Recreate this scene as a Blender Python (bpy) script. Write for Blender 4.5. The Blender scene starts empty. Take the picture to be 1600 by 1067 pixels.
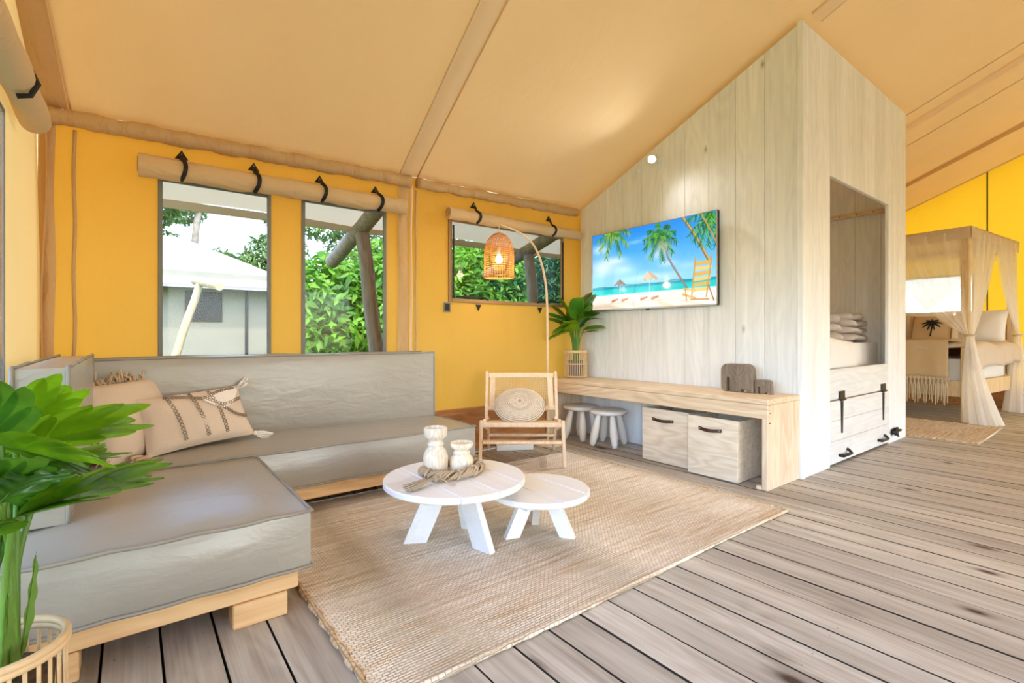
import bpy, bmesh, math, random
import numpy as np
from mathutils import Vector, Matrix, Euler
PI = math.pi
sc = bpy.context.scene
COL = sc.collection
random.seed(7)
# ---------------------------------------------------------------- camera
cam = bpy.data.cameras.new('camera'); co = bpy.data.objects.new('camera', cam); COL.objects.link(co)
co.location = (0, 0, 0.92); co.rotation_euler = (PI/2, 0, -math.radians(37.66))
cam.sensor_width = 36; cam.lens = 36*771/1600; cam.shift_y = -8.5/1600; cam.clip_start = 0.02; cam.clip_end = 300
sc.camera = co
# ---------------------------------------------------------------- sky, sun, exposure
w = bpy.data.worlds.new('sky'); sc.world = w; w.use_nodes = True
nt = w.node_tree; nt.nodes.clear()
sky = nt.nodes.new('ShaderNodeTexSky'); sky.sky_type = 'NISHITA'; sky.sun_disc = False
sky.sun_elevation = math.radians(52); sky.sun_rotation = math.radians(190); sky.dust_density = 1.2; sky.ozone_density = 1.2; sky.air_density = 1.0
bg = nt.nodes.new('ShaderNodeBackground'); bg.inputs['Strength'].default_value = 0.50
wo = nt.nodes.new('ShaderNodeOutputWorld')
nt.links.new(sky.outputs[0], bg.inputs['Color']); nt.links.new(bg.outputs[0], wo.inputs['Surface'])
sun = bpy.data.lights.new('sun', 'SUN'); sun.energy = 1.8; sun.angle = math.radians(3); sun.color = (1, .95, .87)
so = bpy.data.objects.new('sun', sun); COL.objects.link(so)
so.rotation_euler = Vector((-.10, .50, -.85)).to_track_quat('-Z', 'Y').to_euler()
so.location = (3, -6, 12)
def portal(loc, rot, sx, sy):
    l = bpy.data.lights.new('daylight_portal', 'AREA'); l.shape = 'RECTANGLE'; l.size = sx; l.size_y = sy
    l.cycles.is_portal = True
    o = bpy.data.objects.new('daylight_portal', l); COL.objects.link(o); o.location = loc; o.rotation_euler = rot
sc.view_settings.view_transform = 'Standard'; sc.view_settings.look = 'None'
sc.view_settings.gamma = 1; sc.view_settings.use_curve_mapping = False
EXPO = 1.62
sc.view_settings.exposure = EXPO
sc.cycles.max_bounces = 12; sc.cycles.diffuse_bounces = 8; sc.cycles.transmission_bounces = 8; sc.cycles.transparent_max_bounces = 16
sc.cycles.sample_clamp_indirect = 6; sc.cycles.use_denoising = True

# ---------------------------------------------------------------- helpers
def s2l(c):
    return tuple((v/12.92 if v <= .04045 else ((v+.055)/1.055)**2.4) for v in (x/255 for x in c))
class MB:
    def __init__(s): s.v = []; s.f = []
    def add(s, v, f):
        b = len(s.v); s.v += [tuple(p) for p in v]; s.f += [tuple(b+i for i in q) for q in f]; return s
    def box(s, x0, x1, y0, y1, z0, z1, c=0.0, M=None):
        cx, cy, cz = (x0+x1)/2, (y0+y1)/2, (z0+z1)/2; h = (abs(x1-x0)/2, abs(y1-y0)/2, abs(z1-z0)/2)
        c = min(c, .45*min(h)); V = []; F = []
        S = [(a, b, d) for a in (-1, 1) for b in (-1, 1) for d in (-1, 1)]
        if c <= 0:
            V = [(cx+a*h[0], cy+b*h[1], cz+d*h[2]) for a, b, d in S]
            F = [(0,1,3,2), (4,6,7,5), (0,4,5,1), (2,3,7,6), (0,2,6,4), (1,5,7,3)]
        else:
            idx = {}
            for q in S:
                for k in range(3):
                    p = [q[i]*(h[i] if i == k else h[i]-c) for i in range(3)]
                    idx[q, k] = len(V); V.append((cx+p[0], cy+p[1], cz+p[2]))
            for k in range(3):
                i, j = [(1, 2), (0, 2), (0, 1)][k]
                for sg in (-1, 1):
                    def mk(a, b):
                        q = [0, 0, 0]; q[k] = sg; q[i] = a; q[j] = b; return idx[tuple(q), k]
                    F.append((mk(-1, -1), mk(1, -1), mk(1, 1), mk(-1, 1)))
            for k in range(3):
                i, j = [(1, 2), (0, 2), (0, 1)][k]
                for a in (-1, 1):
                    for b in (-1, 1):
                        def mk(sg, kk):
                            q = [0, 0, 0]; q[k] = sg; q[i] = a; q[j] = b; return idx[tuple(q), kk]
                        F.append((mk(-1, i), mk(1, i), mk(1, j), mk(-1, j)))
            for q in S: F.append((idx[q, 0], idx[q, 1], idx[q, 2]))
        if M is not None: V = [M @ Vector(p) for p in V]
        return s.add(V, F)
    def beam(s, a, b, wx, wy, up=(0, 0, 1), c=.003, w2=None):
        a = Vector(a); b = Vector(b); z = (b-a); L = z.length; z.normalize()
        y = Vector(up); y = (y - z*y.dot(z))
        if y.length < 1e-4: y = Vector((0, 1, 0)) - z*z.y
        y.normalize(); x = y.cross(z)
        M = Matrix((x, y, z)).transposed().to_4x4(); M.translation = (a+b)/2
        return s.box(-wx/2, wx/2, -wy/2, wy/2, -L/2, L/2, c, M)
    def tube(s, pts, r, n=8, cap=True, closed=False):
        pts = [Vector(p) for p in pts]; m = len(pts); R = r if hasattr(r, '__len__') else [r]*m
        V = []; F = []; prev = None
        for i, p in enumerate(pts):
            if closed: t = pts[(i+1) % m]-pts[i-1]
            else: t = pts[min(i+1, m-1)]-pts[max(i-1, 0)]
            t.normalize()
            if prev is None:
                u = Vector((0, 0, 1)) if abs(t.z) < .9 else Vector((1, 0, 0))
            else: u = prev
            u = (u-t*u.dot(t)).normalized(); prev = u; q = t.cross(u)
            for k in range(n):
                a = 2*PI*k/n; V.append(p+u*(R[i]*math.cos(a))+q*(R[i]*math.sin(a)))
        for i in range(m if closed else m-1):
            j = (i+1) % m
            for k in range(n): F.append((i*n+k, i*n+(k+1) % n, j*n+(k+1) % n, j*n+k))
        if cap and not closed:
            F.append(tuple(range(n-1, -1, -1))); F.append(tuple((m-1)*n+k for k in range(n)))
        return s.add(V, F)
    def lathe(s, prof, n=32, M=None):
        V = []; F = []; m = len(prof)
        for r, z in prof:
            for k in range(n): V.append(Vector((r*math.cos(2*PI*k/n), r*math.sin(2*PI*k/n), z)))
        for i in range(m-1):
            for k in range(n): F.append((i*n+k, i*n+(k+1) % n, (i+1)*n+(k+1) % n, (i+1)*n+k))
        if prof[0][0] > 1e-5: F.append(tuple(range(n-1, -1, -1)))
        if prof[-1][0] > 1e-5: F.append(tuple((m-1)*n+k for k in range(n)))
        if M is not None: V = [M @ p for p in V]
        return s.add(V, F)
    def prism(s, poly, lo, hi, axis=1, c=0.0):
        # poly in the two axes other than `axis` (order kept), extruded lo..hi, optional chamfer
        def P(p, h):
            q = list(p); q.insert(axis, h); return tuple(q)
        n = len(poly)
        if c > 0:
            ins = []
            for i in range(n):
                a = Vector(poly[i-1]); b = Vector(poly[i]); d = Vector(poly[(i+1) % n])
                e1 = (b-a).normalized(); e2 = (d-b).normalized()
                n1 = Vector((-e1.y, e1.x)); n2 = Vector((-e2.y, e2.x)); m = (n1+n2)
                if m.length < 1e-6: m = n1
                m.normalize(); k = c/max(.4, m.dot(n1)); ins.append(tuple(b+m*k))
            area = sum(poly[i-1][0]*poly[i][1]-poly[i][0]*poly[i-1][1] for i in range(n))
            if area < 0:
                ins = [tuple(2*poly[i][j]-ins[i][j] for j in (0, 1)) for i in range(n)]
            rings = [(ins, lo), (poly, lo+c), (poly, hi-c), (ins, hi)]
        else: rings = [(poly, lo), (poly, hi)]
        V = [P(p, h) for ring, h in rings for p in ring]; F = []
        for r in range(len(rings)-1):
            for i in range(n): F.append((r*n+i, r*n+(i+1) % n, (r+1)*n+(i+1) % n, (r+1)*n+i))
        F.append(tuple(range(n-1, -1, -1))); F.append(tuple((len(rings)-1)*n+i for i in range(n)))
        return s.add(V, F)
    def grid(s, fn, nu, nv):
        V = [fn(i/nu, j/nv) for i in range(nu+1) for j in range(nv+1)]
        F = [(i*(nv+1)+j, (i+1)*(nv+1)+j, (i+1)*(nv+1)+j+1, i*(nv+1)+j+1) for i in range(nu) for j in range(nv)]
        return s.add(V, F)
    def build(s, name, mat, parent=None, smooth=False, recalc=True, solid=0, angle=None):
        me = bpy.data.meshes.new(name); me.from_pydata([tuple(p) for p in s.v], [], s.f)
        if recalc:
            bm = bmesh.new(); bm.from_mesh(me); bmesh.ops.recalc_face_normals(bm, faces=bm.faces); bm.to_mesh(me); bm.free()
        if smooth: me.polygons.foreach_set('use_smooth', [True]*len(me.polygons))
        if angle is not None:
            me.polygons.foreach_set('use_smooth', [True]*len(me.polygons)); me.set_sharp_from_angle(angle=math.radians(angle))
        if mat is not None: me.materials.append(mat)
        me.update()
        o = bpy.data.objects.new(name, me); COL.objects.link(o)
        if parent is not None: o.parent = parent
        if solid:
            m = o.modifiers.new('thickness', 'SOLIDIFY'); m.thickness = solid; m.offset = 0
        return o
def tag(o, label=None, cat=None, group=None, kind=None):
    if label: o['label'] = label
    if cat: o['category'] = cat
    if group: o['group'] = group
    if kind: o['kind'] = kind
    return o
def thing(name, label, cat, loc=(0, 0, 0), rz=0, group=None):
    o = bpy.data.objects.new(name, None); COL.objects.link(o); o.location = loc; o.rotation_euler = (0, 0, rz)
    o.empty_display_size = .05
    return tag(o, label, cat, group)
def copy_tree(o, parent=None):
    c = o.copy(); COL.objects.link(c); c.parent = parent
    for ch in list(o.children): copy_tree(ch, c)
    return c
def spline(pts, n=8):
    P = [Vector(p) for p in pts]; out = []
    for i in range(len(P)-1):
        a = P[max(i-1, 0)]; b = P[i]; c = P[i+1]; d = P[min(i+2, len(P)-1)]
        for k in range(n):
            t = k/n
            out.append(.5*((2*b)+(c-a)*t+(2*a-5*b+4*c-d)*t*t+(3*b-a-3*c+d)*t**3))
    out.append(P[-1]); return out

# ---------------------------------------------------------------- materials
class T:
    def __init__(s, name):
        s.m = bpy.data.materials.new(name); s.m.use_nodes = True; s.t = s.m.node_tree; s.t.nodes.clear()
        s.out = s.t.nodes.new('ShaderNodeOutputMaterial')
    def n(s, typ, ins=None, **kw):
        x = s.t.nodes.new('ShaderNode'+typ)
        for k, v in kw.items(): setattr(x, k, v)
        for k, v in (ins or {}).items():
            i = x.inputs[k]
            if isinstance(v, bpy.types.NodeSocket): s.t.links.new(v, i)
            else:
                if i.type == 'RGBA' and len(v) == 3: v = (*v, 1)
                i.default_value = v
        return x
    def ramp(s, fac, stops, interp='LINEAR'):
        x = s.n('ValToRGB', {'Fac': fac}); e = x.color_ramp.elements; x.color_ramp.interpolation = interp
        while len(e) < len(stops): e.new(.5)
        for i, (p, c) in enumerate(stops):
            e[i].position = p; e[i].color = (*c, 1) if len(c) == 3 else c
        return x.outputs[0]
    def mix(s, fac, a, b, mode='MIX'):
        x = s.n('Mix', data_type='RGBA', blend_type=mode)
        for i, v in ((0, fac), (6, a), (7, b)):
            if isinstance(v, bpy.types.NodeSocket): s.t.links.new(v, x.inputs[i])
            else: x.inputs[i].default_value = (*v, 1) if hasattr(v, '__len__') and len(v) == 3 else v
        return x.outputs[2]
    def math(s, op, a, b=0.0):
        x = s.n('Math', operation=op)
        for i, v in ((0, a), (1, b)):
            if isinstance(v, bpy.types.NodeSocket): s.t.links.new(v, x.inputs[i])
            else: x.inputs[i].default_value = v
        return x.outputs[0]
    def coord(s, scale=(1, 1, 1), rnd=True, loc=(0, 0, 0), rot=(0, 0, 0)):
        c = s.n('TexCoord').outputs['Object']
        if rnd:
            r = s.n('ObjectInfo').outputs['Random']
            v = s.n('CombineXYZ', {'X': s.math('MULTIPLY', r, 17.3), 'Y': s.math('MULTIPLY', r, 41.7), 'Z': s.math('MULTIPLY', r, 29.1)}).outputs[0]
            x = s.n('VectorMath', operation='ADD'); s.t.links.new(c, x.inputs[0]); s.t.links.new(v, x.inputs[1]); c = x.outputs[0]
        return s.n('Mapping', {'Vector': c, 'Scale': scale, 'Location': loc, 'Rotation': rot}).outputs[0]
    def bump(s, h, strength=.3, dist=.01):
        return s.n('Bump', {'Height': h, 'Strength': strength, 'Distance': dist}).outputs[0]
    def bsdf(s, color, rough=.6, normal=None, spec=.4, **kw):
        ins = {'Base Color': color, 'Roughness': rough, 'Specular IOR Level': spec}
        if normal is not None: ins['Normal'] = normal
        ins.update(kw)
        return s.n('BsdfPrincipled', ins)
    def done(s, sh):
        s.t.links.new(sh.outputs[0] if hasattr(sh, 'outputs') else sh, s.out.inputs['Surface']); return s.m
def plain(name, c, rough=.6, var=.06, scale=8, spec=.4, metal=0.0, bump=.0, **kw):
    t = T(name); co_ = t.coord()
    nz = t.n('TexNoise', {'Vector': co_, 'Scale': scale, 'Detail': 4}).outputs[0]
    col = t.ramp(nz, [(.3, tuple(v*(1-var) for v in c)), (.7, tuple(min(1, v*(1+var)) for v in c))])
    nrm = t.bump(t.n('TexNoise', {'Vector': co_, 'Scale': scale*12, 'Detail': 3}).outputs[0], bump, .004) if bump else None
    return t.done(t.bsdf(col, rough, nrm, spec, **{'Metallic': metal}, **kw))
def wood(name, dark, light, axis=2, gs=1.0, rough=.6, knot=None, kcol=(.2, .11, .05), var=.12, figure=.35, kr=.03, spec=.3, bstr=.25, flat=None):
    t = T(name)
    def sc_(al, ac): return tuple(al if i == axis else ac for i in range(3))
    c1 = t.coord(sc_(.55*gs, 9*gs)); c2 = t.coord(sc_(2.0*gs, 110*gs)); c3 = t.coord(sc_(.9*gs, 5*gs))
    n1 = t.n('TexNoise', {'Vector': c1, 'Scale': 1.6, 'Detail': 5, 'Distortion': .8}).outputs[0]
    n2 = t.n('TexNoise', {'Vector': c2, 'Scale': 1.0, 'Detail': 3}).outputs[0]
    n3 = t.n('TexNoise', {'Vector': c3, 'Scale': 1.3, 'Detail': 2}).outputs[0]
    rings = t.math('FRACT', t.math('MULTIPLY', n3, 9.0))
    rings = t.math('ABSOLUTE', t.math('SUBTRACT', rings, .5))
    mixf = t.math('ADD', t.math('MULTIPLY', n1, 1-figure), t.math('MULTIPLY', rings, figure*1.5))
    mixf = t.math('ADD', mixf, t.math('MULTIPLY', t.math('SUBTRACT', n2, .5), .5))
    col = t.ramp(mixf, [(.12, dark), (.80, light)])
    r = t.n('ObjectInfo').outputs['Random']
    br = t.math('ADD', t.math('MULTIPLY', r, 2*var), 1-var)
    col = t.mix(1.0, col, t.n('CombineColor', {0: br, 1: br, 2: br}).outputs[0], 'MULTIPLY')
    if knot:
        ks = list(sc_(.8, 1.7))
        if flat is not None: ks[flat] = 0
        kc = t.coord(tuple(ks)); vn = t.n('TexVoronoi', {'Vector': kc, 'Scale': knot}); vo = vn.outputs['Distance']
        if flat is not None:
            gate = t.n('SeparateColor', {0: vn.outputs['Color']}).outputs[0]
            vo = t.math('ADD', t.math('MULTIPLY', vo, t.math('ADD', t.math('MULTIPLY', gate, 1.1), .55)), t.math('MULTIPLY', t.math('GREATER_THAN', gate, .62), 1.0))
        km = t.ramp(vo, [(kr*.45, (1, 1, 1)), (kr, (.35, .35, .35)), (kr*1.7, (0, 0, 0))])
        col = t.mix(km, col, kcol)
    return t.done(t.bsdf(col, rough, t.bump(n2, bstr, .002), spec))
def canvas(name, dif, tra, f=.5, wr=.35, stretch=(1, 1, 1)):
    t = T(name); c = t.coord(stretch, rnd=False)
    nz = t.n('TexNoise', {'Vector': c, 'Scale': 2.2, 'Detail': 4, 'Distortion': .4}).outputs[0]
    fine = t.n('TexNoise', {'Vector': t.coord(rnd=False), 'Scale': 260, 'Detail': 2}).outputs[0]
    h = t.math('ADD', t.math('MULTIPLY', nz, 1.0), t.math('MULTIPLY', fine, .012))
    nr = t.bump(h, wr, .06)
    st = t.n('TexNoise', {'Vector': t.coord((1.2, 1.2, 1.2), rnd=False), 'Scale': 1.5, 'Detail': 5}).outputs[0]
    d = t.mix(st, tuple(v*.93 for v in dif), tuple(min(1, v*1.05) for v in dif))
    a = t.n('BsdfDiffuse', {'Color': d, 'Normal': nr}); b = t.n('BsdfTranslucent', {'Color': tra, 'Normal': nr})
    return t.done(t.n('MixShader', {0: f, 1: a.outputs[0], 2: b.outputs[0]}))
def cloth(name, c, tr=.25, transp=0.0, weave=300, var=.05, bump=.2):
    t = T(name); co_ = t.coord(rnd=False)
    nz = t.n('TexNoise', {'Vector': co_, 'Scale': 6, 'Detail': 4}).outputs[0]
    wv = t.n('TexNoise', {'Vector': co_, 'Scale': weave, 'Detail': 2}).outputs[0]
    col = t.mix(nz, tuple(v*(1-var) for v in c), tuple(min(1, v*(1+var)) for v in c))
    nr = t.bump(wv, bump, .003)
    a = t.n('BsdfDiffuse', {'Color': col, 'Normal': nr}); b = t.n('BsdfTranslucent', {'Color': col})
    m = t.n('MixShader', {0: tr, 1: a.outputs[0], 2: b.outputs[0]})
    if transp: m = t.n('MixShader', {0: transp, 1: m.outputs[0], 2: t.n('BsdfTransparent').outputs[0]})
    return t.done(m)
def leafmat(name, dark, light, rough=.3, tr=.35):
    t = T(name); co_ = t.coord((1, 1, 1))
    r = t.n('ObjectInfo').outputs['Random']
    nz = t.n('TexNoise', {'Vector': co_, 'Scale': 14, 'Detail': 3}).outputs[0]
    f = t.math('ADD', t.math('MULTIPLY', nz, .8), t.math('MULTIPLY', r, .35))
    col = t.ramp(f, [(.25, dark), (.8, light)])
    a = t.bsdf(col, rough, None, .5); b = t.n('BsdfTranslucent', {'Color': t.mix(.5, col, (.35, .6, .03))})
    return t.done(t.n('MixShader', {0: tr, 1: a.outputs[0], 2: b.outputs[0]}))
def foliage(name, dark, light, scale=1.5, tr=.4):
    t = T(name)
    g = t.n('NewGeometry').outputs['Random Per Island']
    nz = t.n('TexNoise', {'Vector': t.coord(), 'Scale': scale, 'Detail': 3}).outputs[0]
    f = t.math('ADD', t.math('MULTIPLY', nz, .7), t.math('MULTIPLY', g, .4))
    col = t.ramp(f, [(.25, dark), (.8, light)])
    a = t.bsdf(col, .45, None, .4); b = t.n('BsdfTranslucent', {'Color': col})
    return t.done(t.n('MixShader', {0: tr, 1: a.outputs[0], 2: b.outputs[0]}))
def pane_mat(name, tint=(1, 1, 1), refl=1.0):
    t = T(name)
    fr = t.n('Fresnel', {'IOR': 1.35}).outputs[0]
    f = t.math('MULTIPLY', fr, refl)
    return t.done(t.n('MixShader', {0: f, 1: t.n('BsdfTransparent', {'Color': tint}).outputs[0], 2: t.n('BsdfGlossy', {'Color': (1, 1, 1), 'Roughness': .03}).outputs[0]}))
def emit(name, c, s):
    t = T(name); return t.done(t.n('Emission', {'Color': c, 'Strength': s}))
GAIN = 2**-EXPO
M = {}
M['wallcanvas'] = canvas('orange tent canvas', (.74, .44, .14), (.96, .41, .035), .5, .30, (1, 1, .5))
M['roofcanvas'] = canvas('tan roof canvas', (.84, .68, .45), (.93, .55, .16), .18, .28, (1.0, .5, 1))
M['roofband'] = canvas('tan seam canvas', (.93, .76, .50), (.9, .6, .3), .15, .3, (1.0, .5, 1))
M['gablecanvas'] = canvas('yellow gable canvas', (.72, .44, .08), (.95, .44, .015), .42, .25, (1, 1, .5))
M['rollcanvas'] = canvas('rolled beige canvas', (.74, .55, .33), (.7, .5, .25), .12, .4, (2, 6, 6))
M['sleeve'] = canvas('brown canvas sleeve', (.66, .46, .25), (.7, .42, .16), .15, .6, (6, 2, 2))
M['fly'] = canvas('outer fly sheet', (.62, .52, .38), (.82, .66, .42), .27, .2)
M['deck'] = wood('weathered deck board', s2l((143, 131, 120)), s2l((208, 206, 200)), 1, 1.0, .55, 3.0, s2l((66, 48, 40)), .13, .16, .10, flat=2)
M['deckedge'] = plain('deck board edge with gap shade', (.035, .026, .02), .9, .3, 20)  # near-black board sides: the shade of the gaps put into the colour
M['joist'] = plain('dark joist timber', (.03, .02, .014), .9)
M['skirt'] = wood('brown skirting timber', s2l((150, 95, 52)), s2l((196, 142, 92)), 0, 1.0, .6, 1.8, s2l((80, 45, 25)))
M['white'] = wood('whitewashed pine upright', s2l((216, 220, 227)), s2l((243, 247, 253)), 2, .9, .6, 1.5, s2l((165, 155, 148)), .035, .25, .03, .25, .15)
M['whiteh'] = wood('whitewashed pine crosswise', s2l((206, 208, 212)), s2l((232, 235, 240)), 0, .9, .6, 1.3, s2l((170, 160, 152)), .03, .25, .03, .25, .15)
M['pine'] = wood('pale pine along bench', s2l((208, 182, 152)), s2l((238, 221, 196)), 1, 1.0, .55, 1.2, s2l((150, 105, 66)), .05, .5, .03)
M['pinez'] = wood('pale pine upright', s2l((208, 184, 158)), s2l((236, 220, 198)), 2, 1.0, .55, 1.2, s2l((140, 80, 50)), .04, .5, .02)
M['pinex'] = wood('pale pine sofa rail', s2l((206, 162, 112)), s2l((232, 198, 152)), 0, 1.0, .55, 1.6, s2l((140, 85, 45)), .05, .5, .05, flat=1)
M['crate'] = wood('white pine crate', s2l((212, 196, 174)), s2l((240, 230, 214)), 1, 1.2, .55, 1.9, s2l((170, 125, 85)), .04, .55, .04, flat=0)
M['chairwood'] = wood('blond chair wood', s2l((214, 184, 152)), s2l((240, 219, 194)), 2, 2.5, .5, None, var=.06)
M['cane'] = plain('woven cane', s2l((226, 202, 160)), .6, .08, 60)
M['logwood'] = wood('grey weathered log', s2l((120, 105, 90)), s2l((190, 172, 150)), 2, 1.0, .8)
M['palelog'] = wood('pale log', s2l((170, 145, 105)), s2l((222, 200, 160)), 2, 1.0, .8)
M['black'] = plain('black webbing', (.012, .012, .013), .6, .1, 20)
M['iron'] = plain('black iron', (.015, .013, .013), .45, .2, 30, .5, .3)
M['grey_trim'] = plain('grey window binding', s2l((120, 122, 120)), .6)
M['tantrim'] = plain('tan window binding', s2l((160, 128, 92)), .7)
M['glass'] = pane_mat('tinted window film', (.78, .79, .80), .35)
M['mesh_pane'] = pane_mat('greyed window film', (.70, .72, .72), .5)
M['clear'] = pane_mat('clear side window film', (.97, .98, .98), .9)
M['whitepaint'] = wood('white painted wood', s2l((226, 228, 232)), s2l((242, 244, 247)), 1, 1.0, .45, None, var=.01, figure=.1, spec=.4, bstr=.1)
M['plastic'] = plain('white plastic', (.80, .80, .80), .4, .02)
M['leather'] = plain('brown leather', s2l((70, 45, 35)), .5, .2, 30, bump=.3)
M['screw'] = plain('steel screw', (.35, .33, .31), .4, .1, 30, .5, .8)
def fabric_sofa():
    t = T('taupe grey sofa vinyl'); c = t.coord(rnd=False)
    nz = t.n('TexNoise', {'Vector': c, 'Scale': 3, 'Detail': 3}).outputs[0]
    col = t.mix(nz, s2l((150, 145, 135)), s2l((166, 161, 151)))
    wr = t.n('TexNoise', {'Vector': t.coord((2, 2, 5), rnd=False), 'Scale': 3.5, 'Detail': 4, 'Distortion': .6}).outputs[0]
    fine = t.n('TexNoise', {'Vector': c, 'Scale': 420, 'Detail': 1}).outputs[0]
    h = t.math('ADD', wr, t.math('MULTIPLY', fine, .01))
    return t.done(t.bsdf(col, .33, t.bump(h, .16, .03), .75))
M['sofa'] = fabric_sofa()
M['piping'] = plain('sofa piping', s2l((146, 140, 130)), .45, .05)
M['linen'] = cloth('oatmeal linen', s2l((214, 196, 178)), .05, 0, 220, .06, .5)
M['linen2'] = cloth('sandy fringed linen', s2l((206, 180, 150)), .05, 0, 160, .12, .7)
M['tuft'] = cloth('white tufted cotton', s2l((236, 230, 224)), .05, 0, 120, .05, .8)
M['stitch'] = plain('grey brown yarn', s2l((138, 118, 102)), .9)
M['sheet'] = cloth('white cotton', (.86, .86, .87), .1, 0, 200, .02, .2)
M['duvet'] = cloth('folded grey white duvet', s2l((206, 196, 192)), .08, 0, 60, .16, .5)
M['bedlinen'] = cloth('stone grey bed linen', s2l((205, 193, 180)), .05, 0, 200, .04, .3)
M['throw'] = cloth('beige woven throw', s2l((200, 178, 145)), .05, 0, 90, .1, .8)
M['fringe'] = cloth('cream macrame cord', s2l((225, 210, 185)), .1, 0, 90, .06, .6)
M['net'] = cloth('white mosquito net', (.95, .94, .93), .55, .36, 150, .03, .1)
M['nettop'] = cloth('cream canopy cotton', s2l((226, 214, 198)), .35, .08, 120, .04, .2)
M['post'] = wood('pale bed post', s2l((196, 170, 130)), s2l((225, 204, 168)), 2, 1.2, .6, None)
M['candle'] = wood('carved mango wood', s2l((208, 192, 170)), s2l((244, 238, 226)), 2, 3.0, .6, 4, s2l((150, 120, 90)), .05, .5, .05)
M['rope'] = cloth('driftwood rope', s2l((178, 158, 134)), 0, 0, 70, .25, .9)
M['eleph'] = wood('grey washed elephant wood', s2l((104, 92, 82)), s2l((150, 138, 126)), 2, 4.0, .7, None, var=.03)
M['slat'] = plain('bamboo slat', s2l((222, 192, 150)), .5, .08, 30)
M['soil'] = plain('brown soil', (.10, .055, .025), .95, .4, 60)
M['greypot'] = plain('grey inner pot', s2l((120, 118, 116)), .7)
M['leaf'] = leafmat('glossy green leaf', (.03, .14, .008), (.27, .50, .012), .25, .25)
M['leaf2'] = leafmat('deep green leaf', (.012, .085, .014), (.11, .34, .03), .27, .25)
M['stem'] = plain('green stem', (.13, .27, .04), .45, .15, 12)
M['wicker'] = plain('honey wicker strand', s2l((206, 146, 78)), .6, .2, 40)
M['pole'] = plain('whitewashed cane pole', s2l((222, 200, 172)), .5)
M['bulb'] = emit('lit bulb', (1, .80, .48), 14*GAIN)
M['spot_lens'] = emit('lit spotlight lens', (1, .97, .9), 60*GAIN)
M['bezel'] = plain('silver tv bezel', (.55, .55, .56), .3, .02, 5, .5, .7)
M['tvback'] = plain('black tv casing', (.012, .012, .013), .4)
M['brick'] = plain('red brick', s2l((150, 82, 68)), .85, .25, 14, bump=.4)
M['mortar'] = plain('pale mortar', s2l((200, 188, 178)), .9, .1)
M['grass'] = plain('grass ground', (.10, .16, .04), .95, .5, 5, .1)
M['cream'] = plain('cream neighbour canvas', s2l((146, 143, 126)), .9, .05, 3)
M['creamroof'] = plain('pale neighbour roof', s2l((150, 143, 137)), .9, .05, 3)
M['darkwin'] = plain('dark tent window', s2l((40, 44, 50)), .5, .1)
M['fol_bush'] = foliage('laurel leaves', (.035, .17, .012), (.30, .58, .05), 1.6, .4)
M['fol_tree'] = foliage('gum tree leaves', (.05, .12, .03), (.24, .36, .10), .5, .35)
M['fol_dark'] = foliage('dark shrub leaves', (.018, .07, .02), (.11, .25, .07), 1.4, .35)
M['bark'] = plain('grey bark', s2l((150, 138, 122)), .9, .25, 6)
# ================================================================ STRUCTURE
XL, XR, YB, YF, RID = -.37, 8.8, 3.40, -3.4, 3.58
def eave(x): return float(np.interp(x, [-.4, 1.69, 3.42, 5.6, 8.8], [2.075, 2.118, 2.15, 2.16, 2.22]))
RIBS = [-.25, 1.67, 3.57, 5.98, 8.0]
def roof_z(x, y):
    e = eave(x); z = e+(RID-e)*(YB-abs(y))/YB
    return z
ground = MB(); ground.grid(lambda u, v: (-40+90*u, -30+90*v, -.5+.05*math.sin(u*40)*math.cos(v*37)), 40, 40)
tag(ground.build('ground', M['grass'], smooth=True), 'green grassy ground outside the tent', None, kind='structure')
# floor: dark joists below, each deck board a piece of its own
fl = MB().box(XL-.1, XR+.1, -5.0, YB+.12, -.16, -.05).build('floor', M['joist']); tag(fl, 'grey brown timber deck floor of long boards', None, kind='structure')
pitch = .138; rng = random.Random(3); x = XL-.08; scr = MB(); i = 0
joints = [-3.1, -1.9, -.75, -1.2, -2.5]
x = 1.1746 - pitch*12
while x < XR+.05:
    cuts = [-5.0, rng.choice(joints)+rng.uniform(-.02, .02), YB+.1]
    for a, b in zip(cuts[:-1], cuts[1:]):
        dz = rng.uniform(-.0012, .0012)
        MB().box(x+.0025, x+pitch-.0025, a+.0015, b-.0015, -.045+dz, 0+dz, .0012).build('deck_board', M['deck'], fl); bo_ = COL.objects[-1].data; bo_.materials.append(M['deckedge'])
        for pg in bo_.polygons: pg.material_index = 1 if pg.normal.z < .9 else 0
    for yy in np.arange(-.6, 3.4, .6):
        for dx in (.03, .108):
            cxx, cyy = x+dx, yy+rng.uniform(-.006, .006)
            scr.add([(cxx+.0038*math.cos(k*PI/3), cyy+.0038*math.sin(k*PI/3), .0022) for k in range(6)], [tuple(range(6))])
    x += pitch
tag(scr.build('deck_screws', M['screw'], fl, recalc=False), kind='stuff')
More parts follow.
